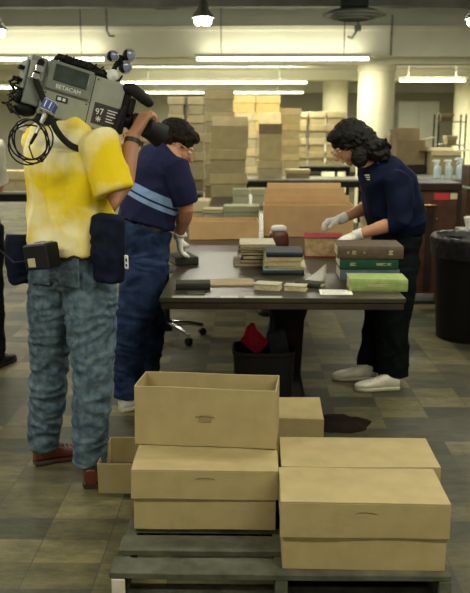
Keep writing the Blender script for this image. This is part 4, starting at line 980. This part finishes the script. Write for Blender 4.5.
# ---- the man in the striped jersey
def striped_man():
    O = V((-.55, 4.4, 0)); root = empty('person', O)
    tag(root, 'dark-haired person in navy jersey with pale blue band and jeans, leaning over the table end', 'person')
    z = V((0,0,1)); f = V((math.cos(R(32)), math.sin(R(32)), 0)); r = V((f.y,-f.x,0))
    pel = at(141, 252, 4.42); waist = at(145, 222, 4.43); chest = at(157, 178, 4.47); nb = at(169, 152, 4.50)
    hl, hr = pel-r*.085-z*.03, pel+r*.085-z*.03
    kl, kr = at(150, 325, 4.62), at(131, 330, 4.28); al, ar = at(146, 385, 4.68), at(128, 402, 4.27); al.z = ar.z = .095
    up = (nb-waist).normalized()
    st = [(pel-z*.08, r, f, .11, .09), (pel-z*.02, r, f, .155, .115), (pel+z*.06, r, f, .152, .112), (waist, r, f, .148, .108), (waist.lerp(chest,.6), r, f, .165, .115), (chest, r, f, .18, .125), (chest+up*.06, r, f, .18, .118), (chest+up*.11, r, f, .155, .095), (nb, r, f, .085, .07), (nb+up*.03, r, f, .058, .055)]
    sr = at(176, 171, 4.33); sl = at(155, 163, 4.66)
    er = at(187, 209, 4.36); wr_ = at(179, 235, 4.50)
    el = at(178, 200, 4.80); wl = at(180, 226, 4.98)
    hc = at(176, 145, 4.54); hf = V((.84,.28,-.56))
    b = bmesh.new(); torso(b, st); legs(b, (hl,hr), (kl,kr), (al,ar))
    tube(b, [nb-up*.02, nb.lerp(hc,.6), hc-z*.02], [.058,.055,.055], 16)
    P, B, f_, l_, u_ = head(b, hc, hf, z, 1.02)
    for s_, e_, w_ in ((sr, er, wr_), (sl, el, wl)):
        tube(b, [s_, s_.lerp(e_,.5), e_, e_.lerp(w_,.3), e_.lerp(w_,.75), w_], [.058,.048,.040,.042,.032,.026], 16)
    for w_, e_ in ((wr_, er), (wl, el)): hand(b, w_, V((.02,.25,-1)), V((.9,.2,.2)), V((.3,1,0)), (15,25,20), .97)
    for a_, d_ in ((al, V((.8,.6,0))), (ar, V((.8,.6,0)))): tube(b, [a_-V((0,0,.02)), V((a_.x,a_.y,.044))+d_*.04, V((a_.x,a_.y,.036))+d_*.13], [.031,.024,.018], 12)
    bd = skin('body', b, M['skin'], root, .0055, 3, origin=O)
    eyes(P, B, root, O); glasses(P, l_, f_, u_, root, O)
    b = bmesh.new(); blob(b, P(-.022,0,.045), (.106,.090,.092), B, 3); blob(b, P(-.065,0,-.01), (.060,.082,.080), B, 3); blob(b, P(.04,.0,.080), (.055,.066,.036), B, 3)
    for sd in (-1, 1): blob(b, P(-.005,sd*.074,.035), (.035,.018,.030), B, 2)
    skin('hair', b, M['hair'], root, .004, 0, .004, 30, 1, origin=O, fine=.007)
    b = bmesh.new(); torso(b, st[:3]+[(waist-z*.02, r, f, .150, .110)], .026); legs(b, (hl,hr), (kl,kr), (al-z*.03, ar-z*.03), .022, prof=(.100,.094,.066,.064,.052), flat=True)
    skin('jeans', b, M['denim'], root, .0075, 3, .006, 9, 1.9, origin=O, seed=8, fine=.002)
    b = bmesh.new(); torso(b, [(waist-z*.040, r, f, .178, .140), (waist+z*.000, r, f, .174, .136)]); skin('belt', b, M['leather'], root, .006, 1, origin=O)
    b = bmesh.new(); st2 = [(waist-z*.012, r, f, .180, .140), (waist+up*.04, r, f, .178, .136), (waist.lerp(chest,.6), r, f, .180, .132), (chest, r, f, .193, .140), (chest+up*.06, r, f, .190, .132), (chest+up*.115, r, f, .165, .106), (nb, r, f, .095, .080)]
    torso(b, st2, .003)
    axis = (up*.97+r*.16).normalized(); zb = (at(148, 206, 4.3)-O).dot(axis)-.055
    skin('jersey', b, mat_stripes(zb, axis), root, .006, 3, .006, 7, 1.0, origin=O, seed=21)
    for s_, e_ in ((sr, er), (sl, el)):
        b = bmesh.new(); q = s_.lerp(e_, .84); tube(b, [s_.lerp(chest,.40)+up*.03, s_.lerp(chest,.12)+up*.02, s_.lerp(e_,.4), q], [.070,.080,.076,.074], 18, False); skin('sleeve', b, M['navy'], root, .006, 2, .004, 9, 1, origin=O)
    for w_, e_ in ((wr_, er), (wl, el)):
        b = bmesh.new(); hand(b, w_, V((.02,.25,-1)), V((.9,.2,.2)), V((.3,1,0)), (15,25,20), .97, .0035); dv = (e_-w_).normalized(); tube(b, [w_-dv*.02, w_+dv*.03], [.031,.034], 16, False)
        skin('glove', b, M['glove'], root, .004, 1, origin=O)
    hh = on(126, 413, 0); shoe('shoe', (hh.x-.03, hh.y+.03), (.8,.6), root, O, .275, 'shoe_w', 'sole_w')
    shoe('shoe', (al.x-.06, al.y-.04), (.8,.6), root, O, .275, 'shoe_w', 'sole_w')
striped_man()
p = on(177, 254, .75)
# dark book under his gloved hand
book((-.345, 4.52, .75), .13, .20, .045, 'dkbook', 'dark book under the glove of the man at the table\'s left edge', rz=R(20))

# ---- the woman in the navy sweatshirt
def woman():
    O = V((.86, 4.78, 0)); root = empty('person', O)
    tag(root, 'person with long curly black hair, navy sweatshirt and white gloves, bending over an old book', 'person')
    z = V((0,0,1)); f = V((math.cos(R(184)), math.sin(R(184)), 0)); l = V((-f.y, f.x, 0)); r = -l     # r points away from us
    near = V((0,-1,0))
    pel = at(394, 258, 4.78); waist = at(398, 228, 4.78); chest = at(389, 186, 4.76); nb = at(371, 160, 4.75)
    up = (nb-waist).normalized(); rr = V((0,1,0))
    st = [(pel-z*.10, rr, f, .12, .09), (pel-z*.03, rr, f, .165, .125), (pel+z*.06, rr, f, .16, .122), (waist, rr, f, .145, .120), (waist.lerp(chest,.55), rr, f, .16, .128), (chest, rr, f, .165, .125), (chest.lerp(nb,.5), rr, f, .16, .10), (nb-up*.02, rr, f, .10, .075), (nb+up*.03, rr, f, .052, .05)]
    hn, hf_ = pel-rr*.085-z*.04, pel+rr*.085-z*.04
    kn, kf = at(392, 322, 4.68), at(381, 318, 4.87)
    an, af = on(394, 388, 0)+V((0,.03,.095)), on(371, 378, 0)+V((.0,.03,.095))
    sn = at(398, 183, 4.57); sf = at(380, 172, 4.93)
    en = at(398, 222, 4.50); wn = at(357, 235, 4.58)
    ef = at(371, 206, 5.00); wf = at(341, 219, 4.92)
    hc = at(350, 144, 4.72); hf2 = V((-.80,-.16,-.58))
    b = bmesh.new(); torso(b, st); legs(b, (hn,hf_), (kn,kf), (an,af))
    tube(b, [nb-up*.03, nb.lerp(hc,.55), hc+V((.02,0,-.01))], [.054,.050,.05], 16)
    P, B, f_, l_, u_ = head(b, hc, hf2, z, .97)
    for s_, e_, w_ in ((sn, en, wn), (sf, ef, wf)):
        tube(b, [s_, s_.lerp(e_,.5), e_, e_.lerp(w_,.3), e_.lerp(w_,.75), w_], [.056,.047,.038,.040,.030,.025], 16)
    hands = ((wn, V((-.90,.12,-.36)), V((-.25,.25,-.93)), V((0,1,.1)), (14,28,22)), (wf, V((-.95,-.10,-.12)), V((-.1,-.1,-1)), V((0,-1,0)), (28,38,25)))
    for a_ in hands: hand(b, a_[0], a_[1], a_[2], a_[3], a_[4], .95)
    for a_ in (an, af): tube(b, [a_-V((0,0,.02)), V((a_.x-.04,a_.y,.042)), V((a_.x-.10,a_.y,.034))], [.030,.023,.017], 12)
    skin('body', b, M['skin'], root, .0055, 3, origin=O)
    eyes(P, B, root, O, .95); glasses(P, l_, f_, u_, root, O, mt='shoe_br')
    # curly hair
    b = bmesh.new(); random.seed(5)
    blob(b, P(-.020,0,.045), (.108,.098,.092), B, 3); blob(b, P(.045,0,.090), (.052,.075,.032), B, 3)
    blob(b, P(-.085,0,-.03), (.07,.095,.09), B, 3); blob(b, hc+V((.11,-.02,-.02)), (.075,.10,.075)); blob(b, hc+V((.16,-.02,-.06)), (.065,.10,.05))
    for sd in (-1, 1): blob(b, P(-.03,sd*.078,-.01), (.05,.025,.08), B, 2)
    blob(b, hc+V((.045,-.085,-.07)), (.05,.03,.06))
    for i in range(260):
        a0 = random.uniform(0, 2*math.pi); e0 = random.uniform(-.5, 1.3)
        d = V((math.cos(a0)*math.cos(e0), math.sin(a0)*math.cos(e0), math.sin(e0)))
        s0 = P(-.03,0,.03)+V((d.x*.10, d.y*.10, d.z*.10)) if random.random() < .45 else hc+V((random.uniform(.05,.20), random.uniform(-.11,.08), random.uniform(-.05,.03)))
        if (s0-hc).dot(f_) > .055 and (s0-hc).dot(u_) < .06: continue
        drop = random.uniform(.03,.07); ph = random.uniform(0,6); pts = []
        for k in range(7):
            q = s0+V((.018*k/6+.007*math.cos(ph+k*1.3), .007*math.sin(ph+k*1.3), -drop*k/6)); pts.append(q)
        tube(b, pts, [.005,.006,.006,.005,.005,.004,.003], 6)
    skin('hair', b, M['hair2'], root, .004, 0, .003, 30, 1, origin=O, fine=.006)
    b = bmesh.new(); torso(b, st[:3]+[(waist-z*.02, rr, f, .150, .124)], .016); legs(b, (hn,hf_), (kn,kf), (an-z*.035, af-z*.035), .024, prof=(.096,.094,.072,.070,.060), flat=True)
    skin('trousers', b, M['dkpants'], root, .0075, 3, .008, 7, 1.4, origin=O, seed=4, fine=.001)
    b = bmesh.new(); st2 = [(waist-z*.035, rr, f, .168, .142), (waist+up*.01, rr, f, .178, .152), (waist.lerp(chest,.5), rr, f, .190, .158), (chest, rr, f, .192, .150), (chest.lerp(nb,.5), rr, f, .180, .122), (nb-up*.01, rr, f, .105, .085)]
    torso(b, st2, .003)
    for s_, e_, w_ in ((sn, en, wn), (sf, ef, wf)):
        q = e_.lerp(w_, .22); tube(b, [s_.lerp(chest,.4)+up*.01, s_+up*.0, s_.lerp(e_,.5), e_, q], [.075,.080,.075,.066,.050], 18, False)
    sw = skin('sweatshirt', b, M['sweat'], root, .0065, 3, .013, 5.5, 1.2, origin=O, seed=31)
    b = bmesh.new(); q = at(367, 177, 4.60)-O
    for k in range(3): box(b, q+V((.004*k,0,-.012*k+.01)), (.028-.005*k,.004,.006), .001)
    link('chest_print', b, M['cream'], sw)['label'] = 'small pale chest print'
    for a_, e_ in zip(hands, (en, ef)):
        b = bmesh.new(); hand(b, a_[0], a_[1], a_[2], a_[3], a_[4], .95, .0035); dv = (e_-a_[0]).normalized(); tube(b, [a_[0]-dv*.02, a_[0]+dv*.035], [.030,.033], 16, False)
        skin('glove', b, M['glove'], root, .004, 1, origin=O)
    hh = on(399, 391, 0); shoe('shoe', (hh.x, hh.y+.04), (-1,-.12), root, O, .26, 'shoe_w', 'sole_w')
    hh = on(376, 381, 0); shoe('shoe', (hh.x, hh.y+.04), (-1,-.02), root, O, .26, 'shoe_w', 'sole_w')
woman()

# ---- a bystander mostly cut off by the left edge
def bystander():
    O = V((-1.72, 5.05, 0)); root = empty('person', O)
    tag(root, 'person in a pale shirt and dark trousers, mostly cut off by the left edge', 'person')
    z = V((0,0,1)); f = V((.25,.97,0)).normalized(); r = V((f.y,-f.x,0))
    pel = O+z*.95; waist = pel+z*.12; chest = pel+z*.34; nb = pel+z*.53
    st = [(pel-z*.1, r, f, .11, .09), (pel-z*.03, r, f, .165, .12), (pel+z*.05, r, f, .16, .12), (waist, r, f, .15, .11), (chest, r, f, .175, .125), (chest+z*.1, r, f, .17, .11), (nb-z*.02, r, f, .10, .075), (nb+z*.03, r, f, .058, .055)]
    hl, hr = pel-r*.09-z*.04, pel+r*.09-z*.04; kl, kr = O-r*.10+z*.5, O+r*.10+z*.5; al, ar = O-r*.10+z*.1, O+r*.11+z*.1
    sr, sl = chest+r*.175+z*.10, chest-r*.175+z*.10; er, el = sr+V((-.02,.12,-.26)), sl+V((-.02,.12,-.26)); wr_, wl = er+V((-.10,.22,.05)), el+V((.1,.2,.05))
    hc = nb+z*.15
    b = bmesh.new(); torso(b, st); legs(b, (hl,hr), (kl,kr), (al,ar)); tube(b, [nb-z*.02, hc-z*.03], [.055,.055], 16)
    P, B, f_, l_, u_ = head(b, hc, f, z)
    for s_, e_, w_ in ((sr, er, wr_), (sl, el, wl)):
        tube(b, [s_, s_.lerp(e_,.5), e_, e_.lerp(w_,.3), w_], [.058,.05,.04,.042,.027], 16); hand(b, w_, (w_-e_), V((0,0,-1)), V((0,1,0)), s=.97)
    for a_ in (al, ar): tube(b, [a_-V((0,0,.02)), V((a_.x,a_.y,.044))+f*.04, V((a_.x,a_.y,.036))+f*.13], [.031,.024,.018], 12)
    skin('body', b, M['skin'], root, .006, 3, origin=O)
    b = bmesh.new(); blob(b, P(-.022,0,.04), (.105,.088,.094), B, 3); blob(b, P(-.06,0,-.02), (.06,.078,.07), B, 3); skin('hair', b, M['hair'], root, .006, 1, .004, 30, origin=O)
    b = bmesh.new(); torso(b, st[:3]+[(waist-z*.02, r, f, .155, .115)], .012); legs(b, (hl,hr), (kl,kr), (al-z*.04,ar-z*.04), .022, flat=True); skin('trousers', b, M['dkpants'], root, .008, 3, .006, 8, origin=O)
    b = bmesh.new(); torso(b, [(waist-z*.05, r, f, .175, .135), (waist+z*.05, r, f, .175, .13), (chest, r, f, .195, .14), (chest+z*.1, r, f, .185, .125), (nb-z*.01, r, f, .105, .085)])
    for s_, e_ in ((sr, er), (sl, el)): tube(b, [s_.lerp(chest,.3), s_, s_.lerp(e_,.5), s_.lerp(e_,.85)], [.07,.078,.07,.07], 18, False)
    skin('shirt', b, M['ltshirt'], root, .007, 3, .006, 7, origin=O)
    for a_ in (al, ar): shoe('shoe', (a_.x-f.x*.06, a_.y-f.y*.06), (f.x, f.y), root, O, .28, 'blackmat', 'black')
bystander()

# ------------------------------------------------------------------ world and view
w = bpy.data.worlds.new('w'); sc.world = w; w.use_nodes = True
w.node_tree.nodes['Background'].inputs[0].default_value = (.6,.58,.45,1); w.node_tree.nodes['Background'].inputs[1].default_value = .02
sc.view_settings.view_transform = 'Standard'; sc.view_settings.look = 'None'; sc.view_settings.gamma = 1; sc.view_settings.use_curve_mapping = False
sc.view_settings.exposure = 0.17
